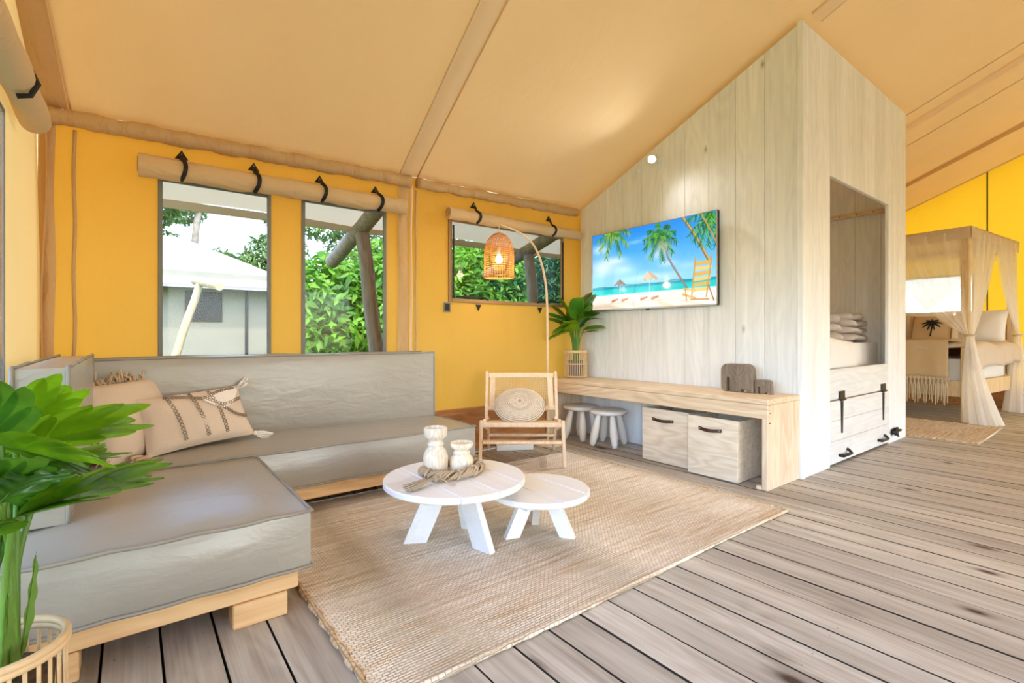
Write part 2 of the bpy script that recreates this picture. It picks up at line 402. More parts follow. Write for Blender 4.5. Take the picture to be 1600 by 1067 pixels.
def canvas_wall(name, mat, P, u0, u1, z0, top, holes, label, step=.16, amp=.008, seed=1, kinks=()):
    us = sorted(set([u0, u1]+list(kinks)+[h[i] for h in holes for i in (0, 1)])); zs = sorted(set([z0]+[h[i] for h in holes for i in (2, 3)]))
    fine = []
    for a, b in zip(us[:-1], us[1:]):
        k = max(1, int(math.ceil((b-a)/step))); fine += [a+(b-a)*j/k for j in range(k)]
    us = fine+[u1]
    zmin = min(top(u) for u in us); fz = []
    zl = zs+([zmin-.0] if zmin > zs[-1]+.02 else [])
    for a, b in zip(zl[:-1], zl[1:]):
        k = max(1, int(math.ceil((b-a)/step))); fz += [a+(b-a)*j/k for j in range(k)]
    zz = fz+[zl[-1]]
    rows = len(zz)+6; mb = MB(); idx = {}
    def zat(u, j):
        if j < len(zz): return zz[j]
        return zz[-1]+(top(u)-zz[-1])*(j-len(zz)+1)/6
    def dis(u, z):
        for h in holes:
            if h[0]-.02 <= u <= h[1]+.02 and h[2]-.02 <= z <= h[3]+.02: return 0
        return amp*(math.sin(u*3.1+seed)*math.cos(z*2.3+seed)+.5*math.sin(u*9+z*2))
    V = []; F = []
    for i, u in enumerate(us):
        for j in range(rows):
            z = zat(u, j); V.append(P(u, dis(u, z), z))
    for i in range(len(us)-1):
        for j in range(rows-1):
            uc = (us[i]+us[i+1])/2; zc = (zat(us[i], j)+zat(us[i], j+1))/2
            if any(h[0] < uc < h[1] and h[2] < zc < h[3] for h in holes): continue
            if abs(zat(us[i], j+1)-zat(us[i], j))+abs(zat(us[i+1], j+1)-zat(us[i+1], j)) < 1e-6: continue
            F.append((i*rows+j, (i+1)*rows+j, (i+1)*rows+j+1, i*rows+j+1))
    mb.add(V, F); o = mb.build(name, mat, smooth=True, recalc=False); tag(o, label, None, kind='structure'); return o
W1 = (.14, .676, .50, 1.79); W2 = (.903, 1.442, .50, 1.80); W3 = (2.014, 3.20, 1.22, 1.83)
wb = canvas_wall('wall_back', M['wallcanvas'], lambda u, d, z: (u, YB+d, z), XL, XR, .33, eave, [W1, W2, W3], 'glowing orange canvas tent wall behind the sofa', kinks=(1.69, 3.42, 5.6))
W4 = (-2.6, 2.565, .22, 1.74)
wl = canvas_wall('wall_left', M['roofcanvas'], lambda u, d, z: (XL+d, u, z), YF, YB, 0, lambda y: roof_z(XL, y), [W4], 'tan canvas side wall at the left edge', kinks=(0,))
W5 = (1.45, 3.0, 1.17, 1.72)
wr_ = canvas_wall('wall_right', M['gablecanvas'], lambda u, d, z: (XR+d, u, z), YF, YB, 0, lambda y: roof_z(XR, y), [W5], 'bright yellow canvas end wall behind the canopy bed', kinks=(0,))
wf = canvas_wall('wall_front', M['roofcanvas'], lambda u, d, z: (u, YF+d, z), XL, XR, 0, eave, [(.5, 3.6, 0, 2.0), (5.6, 8.4, 0, 2.0)], 'unseen tan canvas front wall with two doorways sized for daylight', kinks=(1.69, 3.42, 5.6))  # unseen wall; doorway widths chosen to trim the daylight coming in
MB().box(XL, 5.55, YB-.035, YB-.005, 0, .34, .004).build('baseboard_back', M['skirt']); tag(bpy.data.objects['baseboard_back'], 'brown timber board along the foot of the orange wall', None, kind='structure')
MB().box(XR-.035, XR-.005, .2, YB-.04, 0, .3, .004).build('baseboard_right', M['skirt']); tag(bpy.data.objects['baseboard_right'], 'brown timber board at the foot of the yellow end wall', None, kind='structure')
# ceiling
def sag(x):
    for a, b in zip([XL]+RIBS, RIBS+[XR+.01]):
        if a <= x <= b and b > a: t = (x-a)/(b-a); return .022*math.sin(PI*t)
    return 0
cm = MB()
for sgn in (1, -1):
    cm.grid(lambda u, v: (XL-.02+(XR-XL+.04)*u, sgn*YB*v, roof_z(XL+(XR-XL)*u, YB*v)-sag(XL+(XR-XL)*u)*math.sin(PI*v)*(1 if not 3.4 < XL+(XR-XL)*u < 5.7 else .4)
            + .004*math.sin(u*170)*max(0, v-.82)*5), 150, 40)
ceil = cm.build('ceiling', M['roofcanvas'], smooth=True, recalc=False); tag(ceil, 'tan canvas tent roof sloping up from the back wall', None, kind='structure')
def roof_strip(name, mat, xa, xb, y0, y1, off, sl=0.0, n=40):
    m = MB(); m.grid(lambda u, v: (xa+(xb-xa)*u-sl*(YB-(y0+(y1-y0)*v)), y0+(y1-y0)*v,
        roof_z(xa+(xb-xa)*u, y0+(y1-y0)*v)-sag(xa+(xb-xa)*u)*math.sin(PI*(y0+(y1-y0)*v)/YB)-off-.006*math.sin(PI*u)), 4, n)
    return m.build(name, mat, ceil, smooth=True, recalc=False)
def roof_cord(x, y0, y1, sl=0.0, r=.006):
    pts = []
    for k in range(40):
        y = y0+(y1-y0)*k/39; xx = x-sl*(YB-y); pts.append((xx, y, roof_z(xx, y)-sag(xx)*math.sin(PI*y/YB)-.004))
    return MB().tube(pts, r, 6).build('seam', M['roofcanvas'], ceil, smooth=True)
roof_strip('seam_band', M['roofband'], 1.57, 1.70, .3, YB-.02, .010, .11); roof_cord(1.57, .3, YB-.02, .11, .005); roof_cord(1.715, .3, YB-.02, .11, .007)
roof_strip('seam_band', M['sleeve'], XL, -.255, .3, YB-.02, .010, .05); roof_cord(-.245, .3, YB-.02, .05, .005)
roof_strip('seam_band', M['roofband'], 3.50, 3.62, 0.1, 1.34, .008); roof_cord(3.49, .1, 1.34); roof_cord(3.63, .1, 1.34)
roof_strip('seam_band', M['roofband'], 5.98, 6.10, 0.1, YB-.02, .010); roof_cord(5.75, .1, YB-.02); roof_cord(6.45, .1, YB-.02)
roof_strip('seam_band', M['sleeve'], 7.6, 7.75, 0.1, YB-.02, .010)
roof_cord(XR-.02, .1, YB-.02, 0, .012)
MB().beam((4.45, .62, 3.27), (4.43, .66, 3.13), .03, .02).build('hanging_strap', M['black'], ceil)
# canvas trims on the back wall: eave sleeve, corner and rib bands
def sleeve(xa, xb, r0):
    m = MB(); pts = []; R = []
    n = int((xb-xa)/.025)
    for k in range(n+1):
        x = xa+(xb-xa)*k/n; pts.append((x, YB-.032, eave(x)-.05+.003*math.sin(x*23))); R.append(r0*(1+.07*math.sin(x*31)+.05*math.sin(x*77+1)))
    return m.tube(pts, R, 12).build('eave_sleeve', M['sleeve'], wb, smooth=True)
sleeve(XL+.02, 1.64, .043); sleeve(1.70, 3.39, .038); sleeve(5.64, XR-.02, .038)
def vband(xa, xb, mat, z0=.33, off=.012):
    m = MB(); m.grid(lambda u, v: (xa+(xb-xa)*u+.004*math.sin(v*14), YB-off-.012*math.sin(PI*u)-.003*math.sin(v*9+u*5), z0+(eave((xa+xb)/2)-.07-z0)*v), 6, 30)
    return m.build('canvas_band', mat, wb, smooth=True, recalc=False)
vband(XL+.005, -.305, M['sleeve']); vband(1.555, 1.635, M['sleeve']); vband(1.648, 1.672, M['roofcanvas'])
for xx in (-.232, 1.70):
    MB().tube([(xx+.003*math.sin(k), YB-.012, .34+(eave(xx)-.44)*k/20) for k in range(21)], .008, 6).build('seam', M['sleeve'], wb, smooth=True)
for yy in (1.30, .45):
    MB().tube([(XR-.012, yy, .3), (XR-.012, yy, roof_z(XR, yy)-.01)], .008, 6).build('seam', M['iron'], wr_, smooth=True)
MB().grid(lambda u, v: (XL+.03+.01*math.sin(v*9), 3.30+.1*u, .0+2.0*v), 4, 20).build('canvas_band', M['sleeve'], wl, smooth=True, recalc=False)
# windows: binding frame + clear film
def window(n, W, plane, mat_f, label, bw=.022, pane='glass', c=YB):
    m = MB(); a, b, z0, z1 = W
    def bx(u0, u1, za, zb):
        if plane == 'y': m.box(u0, u1, c-.016, c+.004, za, zb, .003)
        else: m.box(c-.003, c+.003, u0, u1, za, zb, .001)
    bx(a-bw, a, z0-bw, z1+bw); bx(b, b+bw, z0-bw, z1+bw); bx(a, b, z0-bw, z0); bx(a, b, z1, z1+bw)
    o = m.build('window_%d' % n, mat_f); tag(o, label, None, kind='structure')
    p = MB()
    if plane == 'y': p.box(a, b, c-.003, c-.001, z0, z1)
    else: p.box(c-.001, c+.001, a, b, z0, z1)
    p.build('pane', M[pane], o)
    return o
window(1, W1, 'y', M['grey_trim'], 'tall clear window with grey binding looking out at the neighbouring tent')
window(2, W2, 'y', M['grey_trim'], 'tall narrow clear window looking out at green bushes and a pole')
w3 = window(3, W3, 'y', M['tantrim'], 'wide tan bound window behind the wicker lamp shade', .03, 'mesh_pane')
window(4, W4, 'x', M['grey_trim'], 'large side window in the tan left wall', .012, 'clear', XL)
window(5, W5, 'x', M['tantrim'], 'wide window in the yellow wall behind the bed', .03, 'glass', XR)
# black zip edge and tabs of the wide window
MB().box(W3[0]+.0, W3[0]+.012, YB-.03, YB-.017, W3[2], W3[3]-.03, .002).build('zip', M['black'], w3)
MB().box(W3[1]+.004, W3[1]+.016, YB-.03, YB-.017, W3[2], W3[3]-.03, .002).build('zip', M['black'], w3)
MB().tube([(2.05, YB-.02, 1.235), (2.33, YB-.02, 1.235), (2.36, YB-.02, 1.22)], .008, 6).build('zip', M['black'], w3)
MB().tube([(2.90, YB-.02, 1.22), (2.93, YB-.02, 1.235), (3.18, YB-.02, 1.235)], .008, 6).build('zip', M['black'], w3)
for xx in (2.262, 2.93):
    MB().prism([(xx-.026, 1.178), (xx+.026, 1.178), (xx, 1.128)], YB-.022, YB-.012, 1).build('tab', M['black'], w3)
# daylight portals in the windows and the unseen front doorways
portal((XL-.02, 0, 1.0), (0, -PI/2, 0), 1.5, 5.1)
portal((2.05, YF-.02, 1.0), (PI/2, 0, 0), 3.1, 2.0); portal((7.0, YF-.02, 1.0), (PI/2, 0, 0), 2.8, 2.0)
portal((.41, YB+.03, 1.15), (-PI/2, 0, 0), .54, 1.29); portal((1.17, YB+.03, 1.15), (-PI/2, 0, 0), .54, 1.3)
portal((2.6, YB+.03, 1.52), (-PI/2, 0, 0), 1.19, .61); portal((XR+.03, 2.2, 1.45), (0, PI/2, 0), .55, 1.55)

# roll-up blinds with black straps
def blind(xa, xb, z, r, label, straps, ztab, group, dz=0.0, flap=True):
    t = thing('rolled_window_blind', label, 'blind', ((xa+xb)/2, YB-.02, z), 0, group)
    cx = (xa+xb)/2; pts = []; R = []; n = 40
    for k in range(n+1):
        x = xa+(xb-xa)*k/n
        pts.append((x-cx, -r-.004, dz*(k/n-.5)-.006*math.sin(PI*k/n)*abs(math.sin(x*9)))); R.append(r*(1+.05*math.sin(x*17)+.04*math.sin(x*41)))
    MB().tube(pts, R, 16).build('roll', M['rollcanvas'], t, angle=50)
    # spiral end of the roll
    for s, xx in ((-1, xa-cx), (1, xb-cx)):
        sp = [(xx+s*.003, -r-.004+r*.85*(1-a/14)*math.cos(a), dz*s*.5+r*.85*(1-a/14)*math.sin(a)) for a in np.linspace(0, 12, 40)]
        MB().tube(sp, .0025, 5).build('roll_end', M['sleeve'], t, smooth=True)
    if flap: MB().box(xa-cx+.01, xb-cx-.01, -.012, -.004, 0, r+.018, .002).build('flap', M['rollcanvas'], t)
    for x, zt in straps:
        zt -= z; s = MB(); xx = x-cx
        path = [(xx, -.006, zt-.02)]+[(xx+.012*math.sin((k-1)*.5), -r-.004-(r+.006)*math.cos(a), (r+.006)*math.sin(a)) for k, a in enumerate(np.linspace(PI*.42, -PI*.42, 10))]
        for a, b in zip(path[:-1], path[1:]): s.beam(a, b, .022, .004, (0, 1, 0.01), 0)
        so_ = s.build('strap', M['black'], t)
        MB().prism([(xx-.032, zt-.05), (xx+.032, zt-.05), (xx, zt)], -.013, -.004, 1).build('tab', M['black'], so_)
        MB().prism([(xx-.010, zt-.04), (xx+.010, zt-.04), (xx, zt-.018)], -.016, -.012, 1).build('tab_cut_out', M['sleeve'], so_)
    return t
G = 'rolled up window blinds'
blind(.03, .80, 1.845, .058, 'rolled beige canvas blind above the window with the neighbouring tent', [(.227, 1.975), (.596, 1.985)], 0, G, .012)
blind(.79, 1.575, 1.855, .055, 'rolled beige canvas blind above the window with the bushes', [(.989, 1.985), (1.374, 1.985)], 0, G, .012)
blind(1.945, 3.37, 1.875, .045, 'rolled beige canvas blind above the window behind the wicker lamp', [(2.207, 2.01), (3.026, 2.02)], 0, G, 0)
t = thing('rolled_window_blind', 'rolled beige canvas blind hanging on the left side wall', 'blind', (XL+.058, 2.80, 1.80), 0, G)
MB().tube([(0.002*math.sin(k), -4.9*k/60, .012*math.sin(k*.35)) for k in range(61)], [.05*(1+.06*math.sin(k*1.3)) for k in range(61)], 16).build('roll', M['rollcanvas'], t, angle=50)
for yy in (-.42, -1.8, -3.2):
    st = MB(); st.tube([(-.07, yy, .16), (-.02, yy, .09), (.035, yy, .045), (.054, yy, 0), (.035, yy, -.045), (0, yy, -.056)], .009, 6).build('strap', M['black'], t)
# little black socket in a pale frame
t = thing('wall_socket', 'small black power socket in a pale frame on the orange wall', 'socket', (1.967, YB-.012, 1.147))
MB().box(-.03, .03, -.008, 0, -.038, .038, .003).build('frame', M['grey_trim'], t); MB().box(-.019, .019, -.013, -.006, -.026, .026, .002).build('socket_face', M['black'], t)
# outside eave of the tent roof
fly = MB()
for sg in (1, -1):
    fly.grid(lambda u, v: (XL-.5+(XR-XL+1.0)*u, sg*(YB-.05)*(1-v), 2.30+(RID+.16-2.30)*v-.015*math.sin(u*30)*math.sin(PI*v)), 60, 6)
    fly.grid(lambda u, v: (XL-.5+(XR-XL+1.0)*u, sg*(YB-.05+1.25*v), 2.30-.34*v-.015*math.sin(u*30)*v), 60, 6)
    fly.box(XL-.5, XR+.5, sg*(YB+1.19), sg*(YB+1.205), 1.90, 1.965)
fo = fly.build('outer_fly_sheet', M['fly'], smooth=False, recalc=False); tag(fo, 'brown outer fly sheet overhanging the windows outside', 'fly sheet')

# ================================================================ OUTSIDE
def log(a, b, r0, r1, name, label, mat, group=None, cat='pole'):
    a = Vector(a); b = Vector(b); o = MB().tube([(b-a)*(k/8)+Vector((.006*math.sin(k*2), .006*math.cos(k*3), 0)) for k in range(9)], [r0+(r1-r0)*k/8 for k in range(9)], 14).build(name, mat, angle=40)
    o.location = a; tag(o, label, cat, group); return o
for i, (xb, ds) in enumerate(((1.67, 'seen through the tall window with bushes'), (3.64, 'seen through the wide window behind the lamp'))):
    log((xb+.29, 4.4, -.5), (xb, 4.4, 1.86), .075, .062, 'support_post', 'grey weathered leaning post '+ds, M['logwood'], 'outside tent posts')
    log((xb, 3.55, 2.13), (xb, 5.25, 1.70), .07, .07, 'rafter_log', 'grey weathered rafter log end '+ds, M['logwood'], 'outside rafter logs')
# neighbouring tent
t = thing('neighbour_tent', 'cream canvas tent with pale roof outside the left window', 'tent', (0, 12, -.5))
MB().box(-6, 2.9, 0, 5, 0, 2.75).build('tent_body', M['cream'], t)
rf = MB(); rf.add([(-6.5, -.45, 2.42), (3.3, -.45, 2.44), (1.0, 3.0, 3.9), (-6.5, 3.0, 3.9), (3.3, 6.5, 2.44), (-6.5, 6.5, 2.42), (-6.5, -.45, 2.36), (3.3, -.45, 2.38)],
       [(0, 1, 2, 3), (1, 4, 2), (3, 2, 4, 5), (0, 6, 7, 1)]); rf.build('tent_roof', M['creamroof'], t, recalc=False, solid=.03)
MB().box(.86, 1.52, -.03, -.005, 1.72, 2.34, .004).build('tent_window', M['darkwin'], t)
MB().tube([(1.98, -.02, 0), (1.98, -.02, 2.5)], .03, 6).build('tent_seam', M['darkwin'], t)
log((.30, 10.4, -.5), (.98, 10.5, 1.86), .075, .06, 'leaning_tent_post', 'pale leaning timber post in front of the neighbouring tent', M['palelog'])
log((.95, 11.1, 1.96), (1.13, 9.2, 1.72), .06, .065, 'tent_rafter_log', 'pale log end under the neighbouring tent roof', M['palelog'])
# foliage
def leaves(n, blobs, ls, rg, flat=.35):
    ctr = []; nor = []
    wts = np.array([b[3]*b[4]+b[4]*b[5]+b[3]*b[5] for b in blobs]); wts = wts/wts.sum()
    for k in rg.choice(len(blobs), n, p=wts):
        b = blobs[k]; d = rg.normal(size=3); d /= np.linalg.norm(d); rr = rg.uniform(.62, 1.02)
        ctr.append((b[0]+d[0]*b[3]*rr, b[1]+d[1]*b[4]*rr, b[2]+d[2]*b[5]*rr)); nor.append(d)
    ctr = np.array(ctr); nor = np.array(nor)
    up = nor*.8+rg.normal(size=(n, 3))*.6+np.array([0, 0, .5]); up /= np.linalg.norm(up, axis=1)[:, None]
    d = rg.normal(size=(n, 3)); d[:, 2] -= .3; d -= up*(d*up).sum(1)[:, None]; d /= np.linalg.norm(d, axis=1)[:, None]
    s = np.cross(up, d); L = ls*rg.uniform(.6, 1.3, n)[:, None]; Wd = L*flat
    V = np.stack([ctr-d*L*.5, ctr+s*Wd*.5-d*L*.05+up*L*.06, ctr+d*L*.5-up*L*.08, ctr-s*Wd*.5-d*L*.05+up*L*.06], 1).reshape(-1, 3)
    return V
def leafobj(name, V, mat, parent):
    n = len(V)//4; me = bpy.data.meshes.new(name); me.vertices.add(len(V)); me.vertices.foreach_set('co', V.ravel())
    me.loops.add(len(V)); me.loops.foreach_set('vertex_index', np.arange(len(V), dtype=np.int32)); me.polygons.add(n)
    me.polygons.foreach_set('loop_start', np.arange(n, dtype=np.int32)*4); me.polygons.foreach_set('loop_total', np.full(n, 4, dtype=np.int32))
    me.materials.append(mat); me.update(calc_edges=True)
    o = bpy.data.objects.new(name, me); COL.objects.link(o); o.parent = parent; o['kind'] = 'stuff'; return o
def bush(name, label, loc, blobs, n, ls, mat, seed, cat='bush', stems=5, flat=.35, group=None):
    rg = np.random.default_rng(seed); t = thing(name, label, cat, loc, 0, group)
    leafobj('foliage', leaves(n, blobs, ls, rg, flat), mat, t)
    for k in range(stems):
        b = blobs[k % len(blobs)]
        MB().tube(spline([(b[0]*.3, b[1]*.3, 0), (b[0]*.5+.1*rg.normal(), b[1]*.5, b[2]*.5), (b[0], b[1], b[2]+b[5]*.4)], 6), .025, 6).build('stem', M['bark'], t, smooth=True)
    return t
bush('laurel_bush', 'bright green leafy bush just outside the narrow tall window', (2.35, 6.6, -.5), [(0, 0, 1.1, .9, .7, 1.1), (-.35, .1, 1.9, .55, .5, .6), (.5, .2, 2.0, .7, .6, .6), (.1, -.3, .6, .8, .6, .7), (-.5, -.1, 1.0, .4, .4, .8)], 11000, .17, M['fol_bush'], 1)
bush('laurel_bush', 'big rounded green bush further behind the narrow tall window', (4.0, 8.8, -.5), [(0, 0, 1.6, 1.5, 1.0, 1.7), (-1.0, .3, 1.5, .9, .8, 1.5), (1.2, -.3, 1.9, 1.3, .9, 1.5)], 12000, .2, M['fol_bush'], 2)
bush('garden_shrub', 'light green shrub outside the left side of the lamp window', (4.55, 6.6, -.5), [(-.2, 0, 1.5, .8, .6, 1.4), (.3, .1, 2.4, .7, .6, .7)], 9000, .15, M['fol_bush'], 3)
bush('garden_shrub', 'dark green shrub outside the right side of the lamp window', (6.4, 6.9, -.5), [(0, 0, 1.5, 1.2, .7, 1.5), (-.5, .2, 2.4, .9, .6, 1.0), (.8, .1, 2.4, 1.0, .7, 1.1)], 9000, .16, M['fol_dark'], 4, flat=.22)
bush('garden_shrub', 'small green shrub at the corner of the neighbouring tent', (1.72, 10.2, -.5), [(0, 0, .45, .32, .3, .55)], 900, .14, M['fol_bush'], 5, stems=3)
bush('garden_shrub', 'dark green hedge shrub far behind the lamp window', (9.5, 10.5, -.5), [(0, 0, 2, 2.2, 1.2, 2.4), (-2.4, .4, 1.8, 1.6, 1.1, 2.1)], 8000, .26, M['fol_dark'], 6)
bush('garden_shrub', 'green shrub beyond the bedroom window', (13.5, 3.4, -.5), [(0, 0, .8, 1.2, 2.2, 1.1)], 3500, .2, M['fol_dark'], 16)
def tree(label, loc, h, blobs, n, seed, mat, r=.16, ls=.35):
    rg = np.random.default_rng(seed); t = thing('gum_tree', label, 'tree', loc, 0, 'trees behind the tents')
    leafobj('foliage', leaves(n, blobs, ls, rg, .28), mat, t)
    MB().tube([(.25*math.sin(k*.7+seed), .2*math.cos(k*.9), h*k/8) for k in range(9)], [r*(1-.07*k) for k in range(9)], 8).build('trunk', M['bark'], t, smooth=True)
    for b in blobs:
        MB().tube(spline([(0, 0, max(.5, b[2]-b[5]*1.5)), (b[0]*.5, b[1]*.5, b[2]-b[5]*.4), (b[0], b[1], b[2]+b[5]*.3)], 6), .05, 5).build('branch', M['bark'], t, smooth=True)
tree('leafy gum tree at the left of the tent roof', (.9, 21, -.5), 9, [(-.3, 0, 4.2, 1.0, 1.0, 1.0), (-.6, 0, 6.0, 1.3, 1.0, .9)], 2200, 21, M['fol_tree'], .14)
tree('tall thin trunked gum tree above the tent roof', (2.2, 24, -.5), 12, [(.4, 0, 4.6, 1.0, 1.2, .5), (-.5, .5, 6.6, .9, 1, .6), (1.0, 0, 7.8, 1.0, 1, .6)], 1300, 22, M['fol_tree'], .17)
tree('low spreading gum tree at the right of the tent roof', (4.3, 21, -.5), 7, [(-.9, 0, 3.6, 1.2, 1.0, 1.0), (.3, 0, 4.4, 1.2, 1, 1.2), (-.2, 0, 2.4, 1.5, 1, 1.0), (.6, 0, 6.0, .8, .8, .6)], 4200, 23, M['fol_tree'], .14)
tree('distant gum tree above the green bush', (8.2, 23, -.5), 9, [(0, 0, 4.8, 1.6, 1.3, 1.3), (-1.2, 0, 6.3, 1.2, 1, .6), (1.6, 0, 6.0, 1.3, 1.1, .8)], 2600, 24, M['fol_tree'])
tree('distant gum tree behind the lamp window', (14.5, 18, -.5), 9, [(0, 0, 4.5, 2.6, 1.6, 2.4), (-2.6, 0, 4, 2.0, 1.5, 2.0)], 5000, 25, M['fol_dark'])
# brick pier outside the left window
t = thing('brick_pier', 'red brick pier glimpsed through the left side window', 'brick wall', (-.86, 4.6, -.5))
MB().box(-.28, .30, .012, .22, 0, 3.0).build('mortar_core', M['mortar'], t)
for c_ in range(37):
    for k in range(3):
        x0 = -.30+.2*k-(.1 if c_ % 2 else 0); x1 = min(.30, x0+.19); x0 = max(-.30, x0)
        if x1-x0 > .03: MB().box(x0, x1, 0, .2, .005+c_*.081, .005+c_*.081+.070, .004).build('brick', M['brick'], t)
# ================================================================ BUNK CABIN
CX, CY, CR = 3.42, 1.37, 5.60
def ctop(y): return roof_z(4.5, y)-.055
cab = thing('bunk_cabin', 'whitewashed timber bunk bed cabin reaching up to the tent roof', 'cabin', (CX, CY, 0))
def cpart(mb, name, mat, parent=None): 
    mb.v = [(p[0]-CX, p[1]-CY, p[2]) for p in mb.v]
    return mb.build(name, mat, parent or cab)
ys = [CY+.032]+[1.817+.2045*k-.2045 for k in range(0, 8)]+[YB-.045]
for a, b in zip(ys[:-1], ys[1:]):
    cpart(MB().prism([(a+.001, .0), (b-.001, .0), (b-.001, ctop(b)), (a+.001, ctop(a))], CX, CX+.028, 0, .0025), 'tv_wall_plank', M['white'])
# corner post where both faces meet
cpart(MB().box(CX-.006, CX+.03, CY-.006, CY+.031, 0, ctop(CY)+.003, .003), 'corner_post', M['white'])
OP = (3.862, 5.12, .685, 2.04); FLP = (3.845, 5.17, .006, .462)
xs = [CX+.031, 3.63, OP[0], 4.097, 4.32, 4.55, 4.78, 5.0, OP[1], 5.40, CR]
for a, b in zip(xs[:-1], xs[1:]):
    inside = OP[0]-.001 <= a and b <= OP[1]+.001
    z0 = OP[3] if inside else 0
    if a >= OP[1]-.001 and b < 5.41: a2 = a
    cpart(MB().box(a+.001, b-.001, CY, CY+.028, z0, ctop(CY), .0025), 'front_plank', M['white'])
cpart(MB().box(OP[0]+.001, OP[1]-.001, CY+.001, CY+.028, FLP[3]+.006, OP[2], .003), 'front_rail', M['whiteh'])
cpart(MB().box(OP[0]+.005, OP[1]-.005, CY+.03, CY+.06, FLP[3]-.06, OP[2]-.06, .003), 'inner_rail', M['pinex'])
fp = cpart(MB().box(FLP[0]+.018, FLP[1]-.052, CY-.004, CY+.022, FLP[2]+.012, .175, .003), 'hatch_door', M['whiteh'])
cpart(MB().box(FLP[0]+.018, FLP[1]-.052, CY-.004, CY+.022, .1765, .318, .003), 'hatch_plank', M['whiteh'], fp)
cpart(MB().box(FLP[0]+.018, FLP[1]-.052, CY-.004, CY+.022, .3195, FLP[3]-.003, .003), 'hatch_plank', M['whiteh'], fp)
for xh in (4.06, 4.96):
    h = MB().box(xh-.045, xh+.045, CY-.012, CY-.003, FLP[3]+.004, FLP[3]+.062, .002)
    h.tube([(xh-.045, CY-.013, FLP[3]), (xh+.045, CY-.013, FLP[3])], .008, 8)
    h.prism([(xh-.02, FLP[3]-.012), (xh+.02, FLP[3]-.012), (xh+.008, FLP[3]-.24), (xh-.008, FLP[3]-.24)], CY-.010, CY-.004, 1)
    cpart(h, 'strap_hinge', M['iron'], fp)
for xh in (4.08, 4.90):
    h = MB().tube([(xh-.07, CY-.004, .068), (xh-.07, CY-.035, .068), (xh+.08, CY-.035, .068), (xh+.08, CY-.02, .085), (xh+.08, CY-.004, .095)], .011, 8)
    cpart(h, 'pull_handle', M['iron'], fp)
h = MB().box(5.17, 5.33, CY-.012, CY-.001, .07, .12, .003); h.tube([(5.14, CY-.022, .095), (5.36, CY-.022, .095)], .011, 8); h.tube([(5.20, CY-.02, .10), (5.20, CY-.05, .06)], .009, 8); h.box(5.22, 5.28, CY-.03, CY-.012, .06, .13, .004)
cpart(h, 'bolt_latch', M['iron'])
# right return wall, its inside seen through the opening
ys2 = [CY+.03, 1.55, 1.76, 1.98, 2.2, 2.42, 2.64, 2.86, 3.08, YB-.045]
for a, b in zip(ys2[:-1], ys2[1:]):
    cpart(MB().prism([(a+.0012, 0), (b-.0012, 0), (b-.0012, ctop(b)), (a+.0012, ctop(a))], CR-.03, CR-.002, 0, .0025), 'side_plank', M['white'])
led = cpart(MB().box(CR-.062, CR-.031, CY+.035, YB-.06, 2.07, 2.115, .003), 'ledger', M['pine'])
for yy in np.arange(1.46, 3.2, .14): cpart(MB().tube([(CR-.062, yy, 2.092), (CR-.0645, yy, 2.092)], .006, 8), 'screw', M['iron'], led)
cpart(MB().box(CX+.03, CR-.03, CY+.03, YB-.06, .60, .63), 'bunk_base', M['pine'])
cpart(MB().box(CX+.031, CR-.065, YB-.075, YB-.047, 0, 2.05), 'back_panel', M['pine'])
# bedding inside
def pillow_mb(w, h, t, n=18, pinch=.06, seed=0):
    rg = random.Random(seed); ph = rg.uniform(0, 6); m = MB()
    def f(s):
        def g(u, v):
            a, b = 2*u-1, 2*v-1
            k = ((1-a*a)*(1-b*b))**.42
            x = a*w/2*(1-pinch*(1-b*b)*abs(a)**3); y = b*h/2*(1-pinch*(1-a*a)*abs(b)**3)
            return (x, y, s*t/2*k*(1+.08*math.sin(5*a+ph)*math.cos(4*b+ph)))
        return g
    m.grid(f(1), n, n); m.grid(f(-1), n, n); return m
def cushion_mb(sx, sy, sz, bt=.02, bs=.012, n=16, nz=5, wr=0.0, sag_=0.0):
    m = MB()
    def D(u, v, w):
        x = u*sx/2+bs*u*(1-v*v)*(1-w*w); y = v*sy/2+bs*v*(1-u*u)*(1-w*w)
        z = w*sz/2+bt*w*((1-u*u)*(1-v*v))**.6
        z += wr*math.sin(u*9+v*3)*w*(1-u*u)*(1-v*v)
        return (x, y, z)
    for w in (-1, 1): m.grid(lambda a, b: D(2*a-1, 2*b-1, w), n, n)
    for u in (-1, 1): m.grid(lambda a, b: D(u, 2*a-1, 2*b-1), n, nz)
    for v in (-1, 1): m.grid(lambda a, b: D(2*a-1, v, 2*b-1), n, nz)
    return m
mt = thing('bunk_mattress', 'white sheeted mattress inside the bunk cabin', 'mattress', (4.5, 2.42, .63))
cushion_mb(2.02, 1.72, .22, .012, .01).build('mattress', M['sheet'], mt, angle=40).location = (0, 0, .12)
mt2 = thing('bunk_pillow', 'white pillow at the front of the bunk opening', 'pillow', (4.40, 1.475, .64))
p = pillow_mb(.66, .26, .11, seed=2).build('pillow', M['sheet'], mt2, smooth=True); p.location = (0, .01, .13); p.rotation_euler = (1.45, .08, .05)
